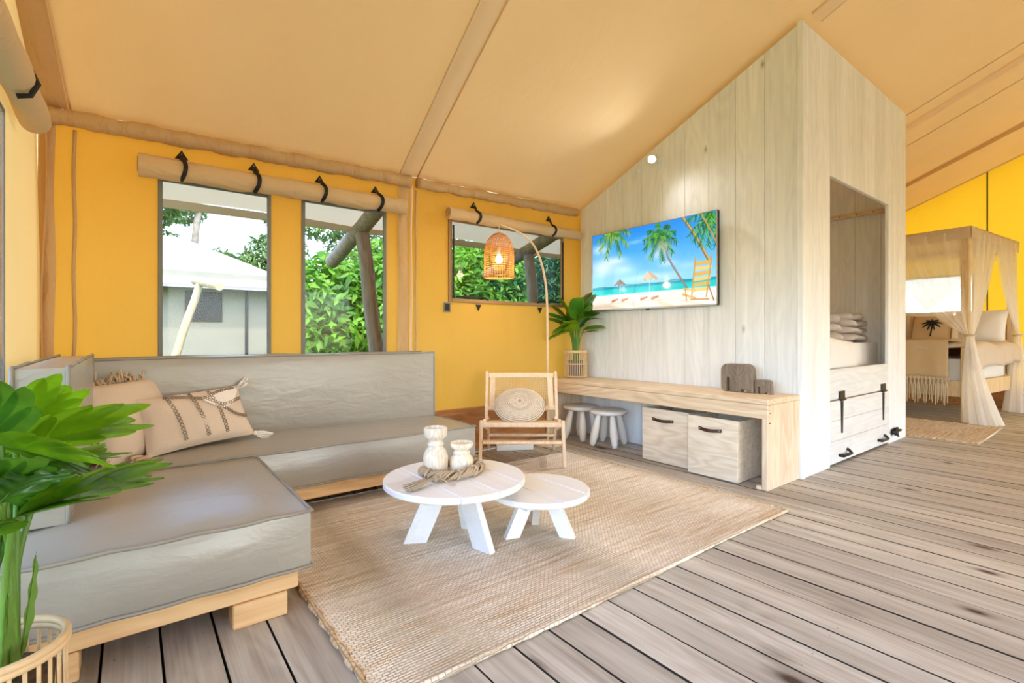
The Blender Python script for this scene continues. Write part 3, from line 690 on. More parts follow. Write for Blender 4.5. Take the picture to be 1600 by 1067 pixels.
def folded(name, label, loc, w, d, layers, th, mat, rz, seed):
    t = thing(name, label, 'duvet', loc, rz)
    for k in range(layers):
        rg = random.Random(seed+k); m = MB()
        pts = 20
        def f(u, v, k=k):
            a = 2*PI*v; c, s = math.cos(a), math.sin(a)
            yy = (d/2*(1-.05*k))*(abs(c)**.5)*math.copysign(1, c); zz = th/2*(abs(s)**.7)*math.copysign(1, s)
            x = (u-.5)*w*(1-.04*k)
            return (x+.01*math.sin(9*u+v*8+k), yy+.012*math.sin(u*7+k*2), th*(k+.55)+zz*(1+.12*math.sin(u*8+k*3))+.008*math.sin(u*6+k))
        m.grid(f, 24, 24)
        m.f.append(tuple(range(0, 24))); m.f.append(tuple(24*25+i for i in range(24)))
        m.build('fold', mat, t, smooth=True)
    return t
folded('folded_duvet', 'grey patterned duvet folded in layers on the bunk bed', (5.16, 1.78, .872), .50, .40, 4, .062, M['duvet'], .1, 4)
folded('folded_blanket', 'crumpled white blanket folded at the left of the bunk bed', (4.72, 1.82, .872), .34, .44, 3, .075, M['duvet'], .3, 9)

# ================================================================ TELEVISION
tv = thing('television', 'flat television on the white plank wall showing a tropical beach', 'television', (CX, 2.5345, 1.145))
TW, TH = 1.223, .695
MB().box(-.055, -.022, -TW/2, TW/2, 0, TH, .004).build('casing', M['tvback'], tv)
MB().box(-.03, -.0, -.3, .3, .15, .5, .01).build('wall_mount', M['tvback'], tv)
fr = MB(); e = .006
fr.box(-.060, -.052, -TW/2, TW/2, 0, .014, .001); fr.box(-.060, -.052, -TW/2, TW/2, TH-e, TH, .001); fr.box(-.060, -.052, -TW/2, -TW/2+e, .0, TH, .001); fr.box(-.060, -.052, TW/2-e, TW/2, 0, TH, .001)
fr.build('bezel', M['bezel'], tv)
MB().box(-.058, -.05, -.018, .018, -.01, .002, .002).build('sensor', M['tvback'], tv)
NX, NY = 340, 192
def paint():
    # u left->right, v bottom->top, sRGB 0..255
    U, V = np.meshgrid((np.arange(NX)+.5)/NX, (np.arange(NY)+.5)/NY); A = TW/TH; rg = np.random.default_rng(5)
    C = np.zeros((NY, NX, 3))
    def lay(mask, col, a=1.0):
        k = np.clip(mask, 0, 1)[..., None]*a; C[:] = C*(1-k)+np.array(col, float)*k
    def soft(d, w=.006): return np.clip(.5-d/w, 0, 1)
    t = np.clip((V-.28)/.72, 0, 1)[..., None]
    C[:] = np.array([150, 218, 248])*(1-t)+np.array([20, 135, 228])*t
    def cloud(cx, cy, rx, ry, a):
        d = ((U-cx)/rx)**2+((V-cy)/ry)**2; lay(np.exp(-d*1.5), (245, 250, 255), a)
    for c in [(.10, .55, .16, .16, .8), (.22, .62, .12, .06, .7), (.30, .50, .12, .10, .5), (.60, .62, .10, .08, .55), (.66, .50, .08, .05, .5), (.08, .80, .1, .08, .8), (.55, .86, .10, .02, .4), (.40, .82, .09, .03, .35), (.5, .36, .3, .05, .5), (.8, .45, .1, .06, .3)]: cloud(*c)
    sea = (V > .175) & (V < .285); lay(sea, (25, 205, 205)); lay((V > .255) & (V < .285), (15, 165, 190)); lay((V > .175) & (V < .19), (140, 235, 230))
    lay(V <= .175, (252, 243, 228)); lay((V < .06) & (np.sin(U*30+V*60) > .3), (226, 205, 175), .5); lay(np.exp(-((U-.1)/.25)**2-((V-.03)/.04)**2), (205, 180, 150), .7)
    lay(soft(np.abs(V-.287-.012*np.sin(U*24)*np.sin(U*7))-.006), (40, 120, 110), .7)
    def seg(x0, y0, x1, y1, w0, w1):
        px, py = (U-x0)*A, V-y0; dx, dy = (x1-x0)*A, y1-y0; L = dx*dx+dy*dy; s = np.clip((px*dx+py*dy)/L, 0, 1)
        return np.hypot(px-s*dx, py-s*dy)-(w0+(w1-w0)*s)
    def curve(pts, w, col, a=1.0):
        for i in range(len(pts)-1): lay(soft(seg(*pts[i], *pts[i+1], w, w), .008), col, a)
    def frond(x, y, ang, L, droop, cols):
        P = []; 
        for k in range(11):
            s = k/10; P.append((x+L*s*math.cos(ang)/A, y+L*s*math.sin(ang)-droop*s*s))
        curve(P, .004, cols[0])
        for k in range(1, 11):
            s = k/10; ll = .085*(1-.4*s)*(.6+.4*rg.random())
            for sg in (-1, 1):
                a2 = math.atan2(P[k][1]-P[k-1][1], (P[k][0]-P[k-1][0])*A)+sg*(.9)-.0
                lay(soft(seg(P[k][0], P[k][1], P[k][0]+ll*math.cos(a2)/A, P[k][1]+ll*math.sin(a2)-.03, .0075, .002), .008), cols[rg.integers(len(cols))])
    g1 = [(70, 140, 30), (120, 170, 40), (165, 190, 60), (50, 110, 30)]; g2 = [(20, 110, 40), (60, 150, 50), (110, 180, 60), (15, 90, 40)]
    # palms
    for a in (.1, -.5, -1.1, -2.0, -2.6, 3.2, 2.6): frond(.20, 1.0, a, .26, .07, g1)
    curve([(.64, .70), (.66, .58), (.70, .46), (.745, .34), (.80, .20)], .011, (120, 105, 100)); curve([(.64, .70), (.66, .58), (.70, .46), (.745, .34), (.80, .20)], .005, (190, 160, 140), .8)
    for a in (2.9, 2.4, 1.7, 1.0, .4, -.1, -.7, -1.4, -2.2, -2.9): frond(.60, .84, a, .22, .07, g2)
    lay(np.exp(-((U-.62)/.05)**2-((V-.72)/.07)**2), (215, 190, 175), .6)
    curve([(.765, 1.02), (.85, .80), (.90, .64), (.95, .48)], .017, (150, 110, 60)); curve([(.768, 1.02), (.853, .80), (.905, .64), (.955, .48)], .008, (225, 190, 120), .8)
    for a in (-2.6, -2.0, -1.4, -.8, 3.1, -2.3, -1.7): frond(.97, 1.0, a, .30, .06, g2)
    curve([(.90, 1.0), (.95, .84), (1.0, .66)], .008, (190, 150, 90))
    # straw umbrellas and loungers
    for ux, uy, w, h, col in ((.265, .30, .055, .075, (140, 105, 90)), (.52, .33, .075, .11, (205, 175, 140))):
        d = np.maximum(np.abs(U-ux)/w+(V-uy)/h-1, -(V-uy)/h+.12*np.sin(U*140)); lay(soft(d, .12), col); lay(soft(np.maximum(np.abs(U-ux+.02)/w*1.6+(V-uy)/h-1, -(V-uy)/h+.1), .12), tuple(min(255, c+35) for c in col), .6)
        curve([(ux, uy), (ux, .12)], .005, (225, 215, 205))
        for dx in (-.045, .045): lay(soft(seg(ux+dx-.025, .10, ux+dx+.02, .12, .018, .014), .008), (196, 130, 90)); lay(soft(seg(ux+dx-.02, .125, ux+dx+.01, .13, .006, .006), .008), (235, 205, 180))
        lay(np.exp(-((U-ux)/.12)**2-((V-.075)/.012)**2), (200, 175, 150), .6)
    # wooden deck chair
    for k in range(6):
        y = .16+.058*k; lay(soft(seg(.845+.004*k, y, .945+.004*k, y+.008, .021, .021), .008), (222, 180, 95) if k % 2 else (240, 205, 125))
    curve([(.835, .08), (.862, .52)], .008, (205, 155, 75)); curve([(.935, .08), (.972, .53)], .008, (205, 155, 75))
    curve([(.78, .18), (.86, .16)], .012, (235, 195, 110)); curve([(.775, .12), (.86, .07)], .012, (225, 180, 95)); curve([(.79, .18), (.80, .05)], .006, (200, 150, 80)); curve([(.83, .06), (.95, .05)], .008, (205, 140, 85)); curve([(.95, .2), (.985, .03)], .006, (150, 100, 70))
    return np.clip(C, 0, 255)
img = paint(); lin = img/255; lin = np.where(lin <= .04045, lin/12.92, ((lin+.055)/1.055)**2.4)
w0, w1, h0, h1 = -TW/2+e, TW/2-e, .014, TH-e
gx, gy = np.meshgrid(np.linspace(w1, w0, NX+1), np.linspace(h0, h1, NY+1))   # left in the picture = larger y
Vv = np.stack([np.full(gx.size, -.0585), gx.ravel(), gy.ravel()], 1)
ii, jj = np.meshgrid(np.arange(NX), np.arange(NY)); q = (jj*(NX+1)+ii).ravel()
F = np.stack([q, q+NX+1, q+NX+2, q+1], 1)[:, ::-1]
me = bpy.data.meshes.new('screen'); me.vertices.add(len(Vv)); me.vertices.foreach_set('co', Vv.ravel()); me.loops.add(F.size); me.loops.foreach_set('vertex_index', F.ravel().astype(np.int32))
me.polygons.add(len(F)); me.polygons.foreach_set('loop_start', np.arange(len(F), dtype=np.int32)*4); me.polygons.foreach_set('loop_total', np.full(len(F), 4, dtype=np.int32)); me.update(calc_edges=True)
ca = me.color_attributes.new('picture', 'FLOAT_COLOR', 'CORNER'); cols = np.concatenate([lin.reshape(-1, 3), np.ones((NX*NY, 1))], 1); ca.data.foreach_set('color', np.repeat(cols, 4, 0).ravel().astype(np.float32))
t = T('lit tv screen'); at = t.n('Attribute', attribute_name='picture')
sh = t.bsdf((.01, .01, .01), .06, None, .5, **{'Emission Color': at.outputs['Color'], 'Emission Strength': 1.2*GAIN}); me.materials.append(t.done(sh))
so_ = bpy.data.objects.new('screen', me); COL.objects.link(so_); so_.parent = tv; so_['label'] = 'bright screen with palms, turquoise sea, umbrellas and a deck chair'

# spotlight on the plank wall
sp = thing('wall_spotlight', 'lit white spotlight near the top of the plank wall', 'spotlight', (CX, 2.47, 2.365))
MB().lathe([(.032, 0), (.034, .004), (.034, .018), (.02, .024)], 20, Matrix.Rotation(-PI/2, 4, 'Y')).build('base', M['plastic'], sp, angle=40)
MB().tube([(-.02, 0, 0), (-.06, 0, .005)], .008, 8).build('arm', M['plastic'], sp, smooth=True)
hd = Vector((-.8, -.42, -.62)).normalized(); R_ = hd.to_track_quat('Z', 'Y').to_matrix().to_4x4(); R_.translation = (-.075, 0, 0)
MB().lathe([(.022, -.05), (.030, -.045), (.034, .04), (.030, .042), (.028, .03)], 20, R_).build('head', M['plastic'], sp, angle=40)
MB().lathe([(.0, .036), (.029, .036)], 20, R_).build('lens', M['spot_lens'], sp)
sl = bpy.data.lights.new('wall_spotlight_beam', 'SPOT'); sl.energy = 75*GAIN; sl.spot_size = math.radians(150); sl.spot_blend = .9; sl.shadow_soft_size = .03; sl.color = (1, .96, .90)
lo = bpy.data.objects.new('wall_spotlight_beam', sl); COL.objects.link(lo); lo.parent = sp; lo.location = Vector((-.075, 0, 0))+hd*.05; lo.rotation_euler = hd.to_track_quat('-Z', 'Y').to_euler()
sp2 = thing('wall_spotlight', 'small round white sensor beside the lit spotlight', 'sensor', (CX, 2.66, 2.325))
MB().lathe([(.026, 0), (.028, .006), (.024, .022), (.0, .028)], 20, Matrix.Rotation(-PI/2, 4, 'Y')).build('sensor_body', M['plastic'], sp2, smooth=True)
sp2.name = 'wall_sensor'

# ================================================================ BENCH AND THINGS ON / UNDER IT
bx0, bz = 2.982, .541
be = thing('bench', 'long pale pine bench running under the television', 'bench', (bx0, 1.385, 0))
MB().box(.0, .205, 0, 1.975, bz-.032, bz, .004).build('bench_board', M['pine'], be); MB().box(.207, .432, 0, 1.975, bz-.032, bz, .004).build('bench_board', M['pine'], be)
MB().box(-.004, .034, -.001, 1.975, bz-.116, bz-.033, .004).build('front_apron', M['pine'], be)
MB().box(0, .43, .0, .038, 0.0, bz-.033, .004).build('end_panel', M['pinez'], be); MB().box(0, .43, 1.94, 1.975, 0.0, bz-.033, .004).build('end_panel', M['pinez'], be)
MB().box(-.004, .03, .038, .07, 0, .022, .003).build('foot_batten', M['pinez'], be)
for zz in (.46, .40): MB().tube([(.02, -.0005, zz), (.02, -.002, zz)], .005, 8).build('screw', M['iron'], be)
def crate(loc, wy, label):
    t = thing('pine_crate', label, 'crate', loc, 0, 'pine crates under the bench'); h, d = .39, .38; 
    MB().box(0, .018, 0, wy, .005, h, .003).build('front_panel', M['crate'], t); MB().box(d-.018, d, 0, wy, .005, h, .003).build('back_panel', M['crate'], t)
    for y0 in (0, wy-.016): MB().box(.0185, d-.0185, y0, y0+.016, .005, h-.004, .002).build('side_panel', M['crate'], t)
    MB().box(.0185, d-.0185, .0165, wy-.0165, .005, .02).build('bottom', M['crate'], t)
    MB().box(.019, .045, wy/2-.02, wy/2+.02, h-.05, h-.006, .003).build('cleat', M['pinez'], t)
    hm = MB(); n = 12; y0, y1, zc = wy*.30, wy*.76, h-.075
    hm.grid(lambda u, v: (-.003-.016*math.sin(PI*min(1, max(0, (u-.1)/.8))), y1+(y0-y1)*u, zc+.011-.022*v-.006*math.sin(PI*u)), 16, 1)
    ho = hm.build('handle', M['leather'], t, solid=.004)
    for yy in (y0+.012, y1-.012): MB().tube([(-.001, yy, zc), (-.009, yy, zc)], .006, 8).build('screw', M['screw'], ho)
crate((2.975, 1.567, 0), .346, 'pale pine crate with leather handle nearer the bench end panel')
crate((3.03, 1.945, 0), .385, 'pale pine crate with leather handle next to the white stools')
def stool(loc, label, rz):
    t = thing('childrens_stool', label, 'stool', loc, rz, 'white stools under the bench')
    MB().lathe([(0, .262), (.13, .262), (.152, .268), (.160, .280), (.156, .292), (.14, .300), (0, .302)], 32).build('seat', M['plastic'], t, smooth=True)
    for k in range(4):
        a = PI/4+k*PI/2; dx, dy = math.cos(a), math.sin(a); pts = []; R = []
        for s in np.linspace(0, 1, 12): pts.append((dx*(.085+.06*s), dy*(.085+.06*s), .268*(1-s))); R.append(.019+.014*math.sin(PI*min(1, s**1.5*.95+.05))*1.05)
        R[0] = .018; R[-1] = .018; R[-2] = .026
        MB().tube(pts, R, 12).build('leg', M['plastic'], t, smooth=True)
stool((3.19, 2.80, 0.003), 'white plastic stool with fat legs next to the pine crates', .3); stool((3.19, 3.12, .003), 'white plastic stool with fat legs nearer the orange wall', .1)
def elephant(loc, s, label):
    t = thing('wooden_elephant', label, 'figurine', loc, 0, 'wooden elephants on the bench')
    # outline in (y, z), seen from -x: left in the picture is larger y
    def rc(cx, cz, r, a0, a1, n=7): return [(cx+r*math.cos(a), cz+r*math.sin(a)) for a in np.linspace(a0, a1, n)]
    o = rc(.070, .140, .045, PI*.5, 0)          # head / trunk top (larger y)
    o += [(.115, .07)]+rc(.085, .03, .03, 0, -PI/2, 5)+[(.076, 0), (.076, .085), (.071, .095), (.059, .095), (.052, .085), (.052, 0)]
    o += [(-.02, 0), (-.02, .018), (-.06, .018), (-.06, 0), (-.102, 0)]
    o += [(-.105, .03), (-.098, .12)]+rc(-.052, .140, .045, PI*.95, PI*.52)
    o = [(a*s, b*s) for a, b in o]
    MB().prism(o, -.03*s, .03*s, 0, .004*s).build('body', M['eleph'], t, angle=40)
    ear = [(.0, .183), (.022, .150), (.012, .12), (-.0, .105), (-.022, .118), (-.045, .15), (-.045, .182)]
    MB().prism([(a*s, b*s) for a, b in ear], -.036*s, -.029*s, 0, .002*s).build('ear', M['eleph'], t, angle=40)
elephant((3.28, 1.715, bz+.001), 1.02, 'larger grey wooden elephant figurine on the bench'); elephant((3.28, 1.545, bz+.001), .50, 'small grey wooden elephant figurine on the bench')

# ================================================================ RUGS
def rug_mat(name, c1, c2, dark, rot=0):
    t = T(name); c = t.coord(rnd=False, rot=(0, 0, rot))
    nz = t.n('TexNoise', {'Vector': t.coord((1.2, 26, 1), rnd=False, rot=(0, 0, rot)), 'Scale': 2.2, 'Detail': 5}).outputs[0]
    b = t.n('TexBrick', {'Vector': c, 'Color1': (1, 1, 1), 'Color2': (.84, .83, .81), 'Mortar': (.68, .62, .54), 'Scale': 1.0, 'Mortar Size': .0015, 'Mortar Smooth': .6, 'Bias': .1, 'Brick Width': .021, 'Row Height': .0109}, offset=.5)
    col = t.ramp(nz, [(.30, dark), (.45, c1), (.66, c2)])
    pa = t.n('TexNoise', {'Vector': t.coord((.6, 2.2, 1), rnd=False, rot=(0, 0, rot)), 'Scale': 2.0, 'Detail': 2}).outputs[0]
    col = t.mix(t.ramp(pa, [(.4, (0, 0, 0)), (.7, (.6, .6, .6))]), col, c2)
    col = t.mix(1.0, col, b.outputs[0], 'MULTIPLY')
    hgt = t.math('SUBTRACT', 1.0, b.outputs['Fac'])
    return t.done(t.bsdf(col, .9, t.bump(hgt, 1.0, .006), .1))
M['jute'] = rug_mat('braided jute', s2l((234, 218, 196)), s2l((250, 243, 232)), s2l((212, 186, 154)))
M['jute2'] = rug_mat('braided jute edge', s2l((218, 190, 152)), s2l((238, 216, 186)), s2l((186, 148, 110)), PI/2)
def rug(name, label, x0, x1, y0, y1, rows, mat, th=.013):
    t = thing(name, label, 'rug', ((x0+x1)/2, (y0+y1)/2, 0)); hx, hy = (x1-x0)/2, (y1-y0)/2
    m = MB(); n = rows*4
    def wob(k, s): return .006*math.sin(k*1.7+s)+.005*math.sin(k*.61+2*s)
    def f(u, v):
        k = v*rows; ph = k % 1.0
        z = th*.72+th*.28*abs(math.sin(PI*ph))**.6
        X = -hx+2*hx*u; e = wob(int(k), 1) if u > .99 else (wob(int(k), 4) if u < .01 else 0)
        Y = -hy+2*hy*v+.006*math.sin(X*3.0)*1.0
        return (X+e, Y, z)
    m.grid(f, 30, n)
    o = m.build('woven_field', mat, t, smooth=True, recalc=False)
    for sx in (-1, 1):
        MB().tube([(sx*hx+.004*math.sin(k*1.1), -hy+2*hy*k/80, .008) for k in range(81)], [.010*(1+.15*math.sin(k*2.1)) for k in range(81)], 8).build('edge_braid', M['jute2'], t, smooth=True)
    for sy in (-1, 1):
        MB().tube([(-hx+2*hx*k/80, sy*hy+.006*math.sin((-hx+2*hx*k/80)*3), .008) for k in range(81)], [.009*(1+.12*math.sin(k*1.9)) for k in range(81)], 8).build('edge_braid', mat, t, smooth=True)
rug('jute_rug', 'large woven jute rug under the white coffee tables', .485, 2.72, 1.165, 2.80, 150, M['jute'])
rug('bedside_rug', 'small golden jute rug at the foot of the canopy bed', 5.68, 6.82, .9, 2.4, 90, M['jute'])
FLEAVES = [((-.201, 1.53, .665), (-.012, 1.551, .735), .155, .75, -.55, 'leaf', .16), ((-.218, 1.60, .70), (-.125, 1.60, .80), .09, .6, -.9, 'leaf', .1),
 ((-.215, 1.422, .700), (-.075, 1.40, .655), .15, .7, -.5, 'leaf', .12), ((-.17, 1.46, .545), (.014, 1.505, .610), .165, .75, -.5, 'leaf', .2),
 ((-.2, 1.43, .540), (-.085, 1.455, .568), .10, .5, -.2, 'leaf2', .15), ((-.21, 1.426, .706), (-.258, 1.37, .80), .15, .6, .3, 'leaf2', .15),
 ((-.196, 1.37, .596), (-.245, 1.28, .69), .15, .6, .3, 'leaf2', .2), ((-.205, 1.484, .505), (-.150, 1.487, .640), .055, 0, -1.0, 'leaf2', .08),
 ((-.2, 1.34, .60), (-.150, 1.30, .668), .10, .3, -.3, 'leaf2', .15), ((-.203, 1.56, .58), (-.13, 1.66, .66), .13, .6, .2, 'leaf2', .2),
 ((-.18, 1.339, .561), (-.29, 1.26, .60), .15, .6, 0, 'leaf', .3), ((-.20, 1.50, .61), (-.055, 1.53, .655), .12, .7, -.3, 'leaf', .2),
 ((-.22, 1.40, .62), (-.30, 1.50, .70), .15, .6, .2, 'leaf', .2), ((-.21, 1.40, .58), (-.14, 1.44, .60), .09, .3, -.6, 'leaf2', .2)]
# ================================================================ SOFA
SX0, SX1 = -.30, 1.73
sofa = thing('corner_sofa', 'taupe grey corner sofa with chaise on a pale timber frame', 'sofa', (.7, 2.6, 0))
def sp_(o, x, y, z): o.location = (x-.7, y-2.6, z); return o
def scush(name, x0, x1, y0, y1, z0, z1, bt, bs, pipe=.006, wr=0.0, axis=2):
    sx, sy, sz = x1-x0, y1-y0, z1-z0
    if axis == 1:   # crown on the two upright faces
        m = cushion_mb(sx, sz, sy, bt, bs, 20, 5, wr); m.v = [(a, -c, b) for a, b, c in m.v]
    elif axis == 0:
        m = cushion_mb(sz, sy, sx, bt, bs, 20, 5, wr); m.v = [(c, b, -a) for a, b, c in m.v]
    else: m = cushion_mb(sx, sy, sz, bt, bs, 20, 5, wr)
    o = sp_(m.build(name, M['sofa'], sofa, angle=50), (x0+x1)/2, (y0+y1)/2, (z0+z1)/2)
    hx, hy, hz = sx/2, sy/2, sz/2; out = .004
    def ring(pts):
        full = []
        for i in range(4):
            a = Vector(pts[i]); b = Vector(pts[(i+1) % 4])
            for k in range(12): full.append(a.lerp(b, k/12)+Vector((0, 0, .0025*math.sin(k*2+i))))
        MB().tube(full, pipe, 7, closed=True).build('piping', M['piping'], o, smooth=True)
    e_ = out
    if axis == 2:
        for s in (-1, 1): ring([(-hx-e_, -hy-e_, s*hz), (hx+e_, -hy-e_, s*hz), (hx+e_, hy+e_, s*hz), (-hx-e_, hy+e_, s*hz)])
    elif axis == 1:
        for s in (-1, 1): ring([(-hx-e_, s*hy, -hz), (hx+e_, s*hy, -hz), (hx+e_, s*hy, hz+e_), (-hx-e_, s*hy, hz+e_)])
    else:
        for s in (-1, 1): ring([(s*hx, -hy-e_, -hz), (s*hx, hy+e_, -hz), (s*hx, hy+e_, hz+e_), (s*hx, -hy-e_, hz+e_)])
    return o
scush('chaise_cushion', SX0, .472, 1.707, 2.605, .158, .340, .034, .020)
scush('seat_cushion', SX0, SX1, 2.625, 3.27, .158, .348, .022, .016, wr=.003)
scush('back_cushion', SX0, SX1-.02, 3.13, 3.33, .352, .80, .02, .010, axis=1)
scush('arm_cushion', -.268, -.148, 1.97, 3.12, .362, .825, .018, .012, axis=0)
def sbox(name, x0, x1, y0, y1, z0, z1): sp_(MB().box(x0, x1, y0, y1, z0, z1, .004).build(name, M['pinex'], sofa), .7, 2.6, 0).location = (-.7, -2.6, 0)
sbox('frame_rail', SX0, .445, 1.752, 1.792, .078, .157); sbox('frame_rail', .405, .445, 1.793, 2.64, .078, .157)
sbox('frame_rail', .445, SX1-.03, 2.652, 2.692, .078, .157); sbox('frame_rail', SX1-.07, SX1-.03, 2.693, 3.3, .078, .157); sbox('frame_rail', SX0, SX1-.071, 3.262, 3.30, .078, .157); sbox('frame_rail', SX0, SX0+.04, 1.793, 3.261, .078, .157)
sbox('slat_deck', SX0+.041, .404, 1.793, 2.651, .13, .156); sbox('slat_deck', SX0+.041, SX1-.071, 2.693, 3.261, .13, .156)
for x0, y0 in ((.25, 1.745), (-.27, 1.745), (.25, 2.55), (-.27, 3.15), (1.45, 3.15)): sbox('leg', x0, x0+.16, y0, y0+.09, 0, .077)
sbox('leg', 1.45, 1.61, 2.72, 2.81, 0.014, .077)
# pillows
def placed(o, c, X, Nn):
    X = Vector(X).normalized(); Nn = Vector(Nn).normalized(); X = (X-Nn*X.dot(Nn)).normalized(); Y = Nn.cross(X)
    Mx = Matrix((X, Y, Nn)).transposed().to_4x4(); Mx.translation = c; o.matrix_world = Mx; o.rotation_mode = 'XYZ'; return o
t = thing('lumbar_pillow', 'oblong oatmeal pillow with yarn stitching and corner tassels on the sofa', 'pillow'); placed(t, (.262, 2.945, .505), (.90, .36, .02), (.22, -.80, .50))
pw, ph = .50, .30
pm = pillow_mb(pw, ph, .13, 22, .07, 3).build('cushion', M['linen'], t, smooth=True)
def pz(x, y): 
    a, b = 2*x/pw, 2*y/ph; return .065*(max(0, (1-a*a)*(1-b*b)))**.42
def chain(pts, r=.0032):
    m = MB()
    P = spline(pts, 14)
    for k in range(0, len(P)-2, 2):
        a = P[k]; b = P[k+1]; mid = (a+b)/2; d = (b-a).normalized(); n_ = Vector((-d.y, d.x, 0)); L = (b-a).length*.9
        ring = [Vector((mid.x, mid.y, 0))+d*(L*.9*math.cos(q))+n_*(.008*math.sin(q)) for q in np.linspace(0, 2*PI, 9)[:-1]]
        m.tube([(v.x, v.y, pz(v.x, v.y)+.003) for v in ring], r*.6, 5, closed=True)
    return m.build('yarn_stitching', M['stitch'], t, smooth=True)
for x in (-.10, .0, .09): chain([(x-.02, .12-.0, 0), (x, 0, 0), (x+.01, -.12, 0)])
chain([(-.13, .12, 0), (-.04, .10, 0), (.04, .08, 0), (.12, .11, 0), (.21, .125, 0)]); chain([(.04, .08, 0), (.12, .03, 0), (.22, .06, 0)]); chain([(.10, .03, 0), (.16, -.03, 0), (.22, -.05, 0)])
mb = MB(); 
mb.grid(lambda u, v: (.03+.19*u, (.085+.04*u)-(.02+.075*math.sin(PI*u))*v, pz(.03+.19*u, (.085+.04*u)-(.02+.075*math.sin(PI*u))*v)+.0035), 14, 6)
mb.build('tufted_patch', M['tuft'], t, smooth=True, recalc=False)
def tassel(c, d, L, r, mat, par):
    m = MB(); d = Vector(d).normalized(); c = Vector(c); rg = random.Random(int(c.x*1000))
    for k in range(14):
        o = Vector((rg.uniform(-1, 1), rg.uniform(-1, 1), rg.uniform(-1, 1)))*r
        m.tube([c, c+d*L*.25+o*.8, c+d*L*.6+o*1.1, c+d*L+o*.9], .005, 5)
    m.lathe([(0, -.012), (.012, -.006), (.012, .006), (0, .012)], 10, Matrix.Translation(c))
    return m.build('tassel', mat, par, smooth=True)
tassel((.25, -.145, 0), (.8, -.35, .1), .075, .014, M['tuft'], t); tassel((.245, .135, 0), (.3, .2, .4), .045, .02, M['tuft'], t)
tassel((-.25, -.145, .0), (-.6, -.1, .3), .07, .016, M['linen2'], t); tassel((-.245, .14, 0), (-.6, .1, .1), .05, .014, M['linen2'], t)
t = thing('fringed_pillow', 'square sandy fringed pillow in the sofa corner', 'pillow'); placed(t, (.005, 2.96, .525), (.70, .70, 0), (.55, -.62, .45))
pillow_mb(.40, .40, .14, 20, .05, 5).build('cushion', M['linen'], t, smooth=True)
fr_ = MB(); rg = random.Random(4)
for k in range(150):
    q = k/150*4; s_ = int(q); f_ = (q % 1)*2-1; b = [(f_*.195, .19), (.19, -f_*.195), (-f_*.195, -.19), (-.19, f_*.195)][s_]; d = [(0, 1), (1, 0), (0, -1), (-1, 0)][s_]
    a = Vector((b[0], b[1], rg.uniform(-.01, .01))); fr_.tube([a, a+Vector((d[0]*.02+rg.uniform(-.01, .01), d[1]*.02+rg.uniform(-.01, .01), rg.uniform(-.02, .02))), a+Vector((d[0]*.042+rg.uniform(-.02, .02), d[1]*.042+rg.uniform(-.02, .02), rg.uniform(-.03, .03)))], .004, 4)
tag(fr_.build('fringe', M['linen2'], t, smooth=True), kind='stuff')

# ================================================================ COFFEE TABLES
def disc_planks(R, cuts, z0, z1, rot, par, mat, gap=.0014):
    for a, b in zip(cuts[:-1], cuts[1:]):
        a2, b2 = a+gap, b-gap; pts = []
        def arc(t0, t1, n): return [(R*math.cos(t), R*math.sin(t)) for t in np.linspace(t0, t1, n)]
        a2c, b2c = max(-R, min(R, a2)), max(-R, min(R, b2))
        t0, t1 = math.acos(b2c/R), math.acos(a2c/R)
        pts = arc(t0, t1, 26)+arc(-t1, -t0, 26)
        q = []
        for p in pts:
            if not q or (Vector(p)-Vector(q[-1])).length > 1e-4: q.append(p)
        if (Vector(q[0])-Vector(q[-1])).length < 1e-4: q.pop()
        c, s = math.cos(rot), math.sin(rot); q = [(c*x-s*y, s*x+c*y) for x, y in q]
        MB().prism(q, z0, z1, 2, .005).build('top_plank', mat, par, angle=35)
def table(label, loc, R, z, th, cuts, rot, legs, lw, rt, rf):
    t = thing('coffee_table', label, 'table', loc, 0, 'round white coffee tables')
    disc_planks(R, cuts, z-th, z, rot, t, M['whitepaint'])
    for a in (-.4, .4):
        mm = MB().box(-R*.72, R*.72, -.025, .025, z-th-.020, z-th-.0005, .003); c, s = math.cos(rot), math.sin(rot); oy = a*R
        mm.v = [(c*x-s*(y+oy), s*x+c*(y+oy), zz) for x, y, zz in mm.v]; mm.build('batten', M['whitepaint'], t)
    for a in legs:
        d = Vector((math.cos(a), math.sin(a), 0)); tz = z-th-.021
        m = MB(); n = Vector((-math.sin(a), math.cos(a), 0))
        top = d*rt; bot = d*rf; h = .016
        V = []
        for q, zz in ((bot, 0), (top, tz)):
            for sx, sy in ((-1, -1), (1, -1), (1, 1), (-1, 1)): V.append(q+d*(sx*lw/2)+n*(sy*h)+Vector((0, 0, zz)))
        m.add(V, [(0, 1, 2, 3), (4, 5, 6, 7), (0, 1, 5, 4), (1, 2, 6, 5), (2, 3, 7, 6), (3, 0, 4, 7)]); m.build('leg', M['whitepaint'], t)
    return t
BT = (1.143, 1.897)
table('larger round white coffee table carrying the candle holders', (*BT, .013), .312, .285, .028, [-.312, -.14, 0.02, .17, .312], 0, [math.radians(-77), math.radians(151), math.radians(38)], .10, .075, .175)
table('smaller lower round white coffee table tucked under the bigger one', (1.485, 1.721, .013), .232, .212, .026, [-.232, -.06, .10, .232], 0, [math.radians(-57), math.radians(163), math.radians(60)], .068, .06, .135)
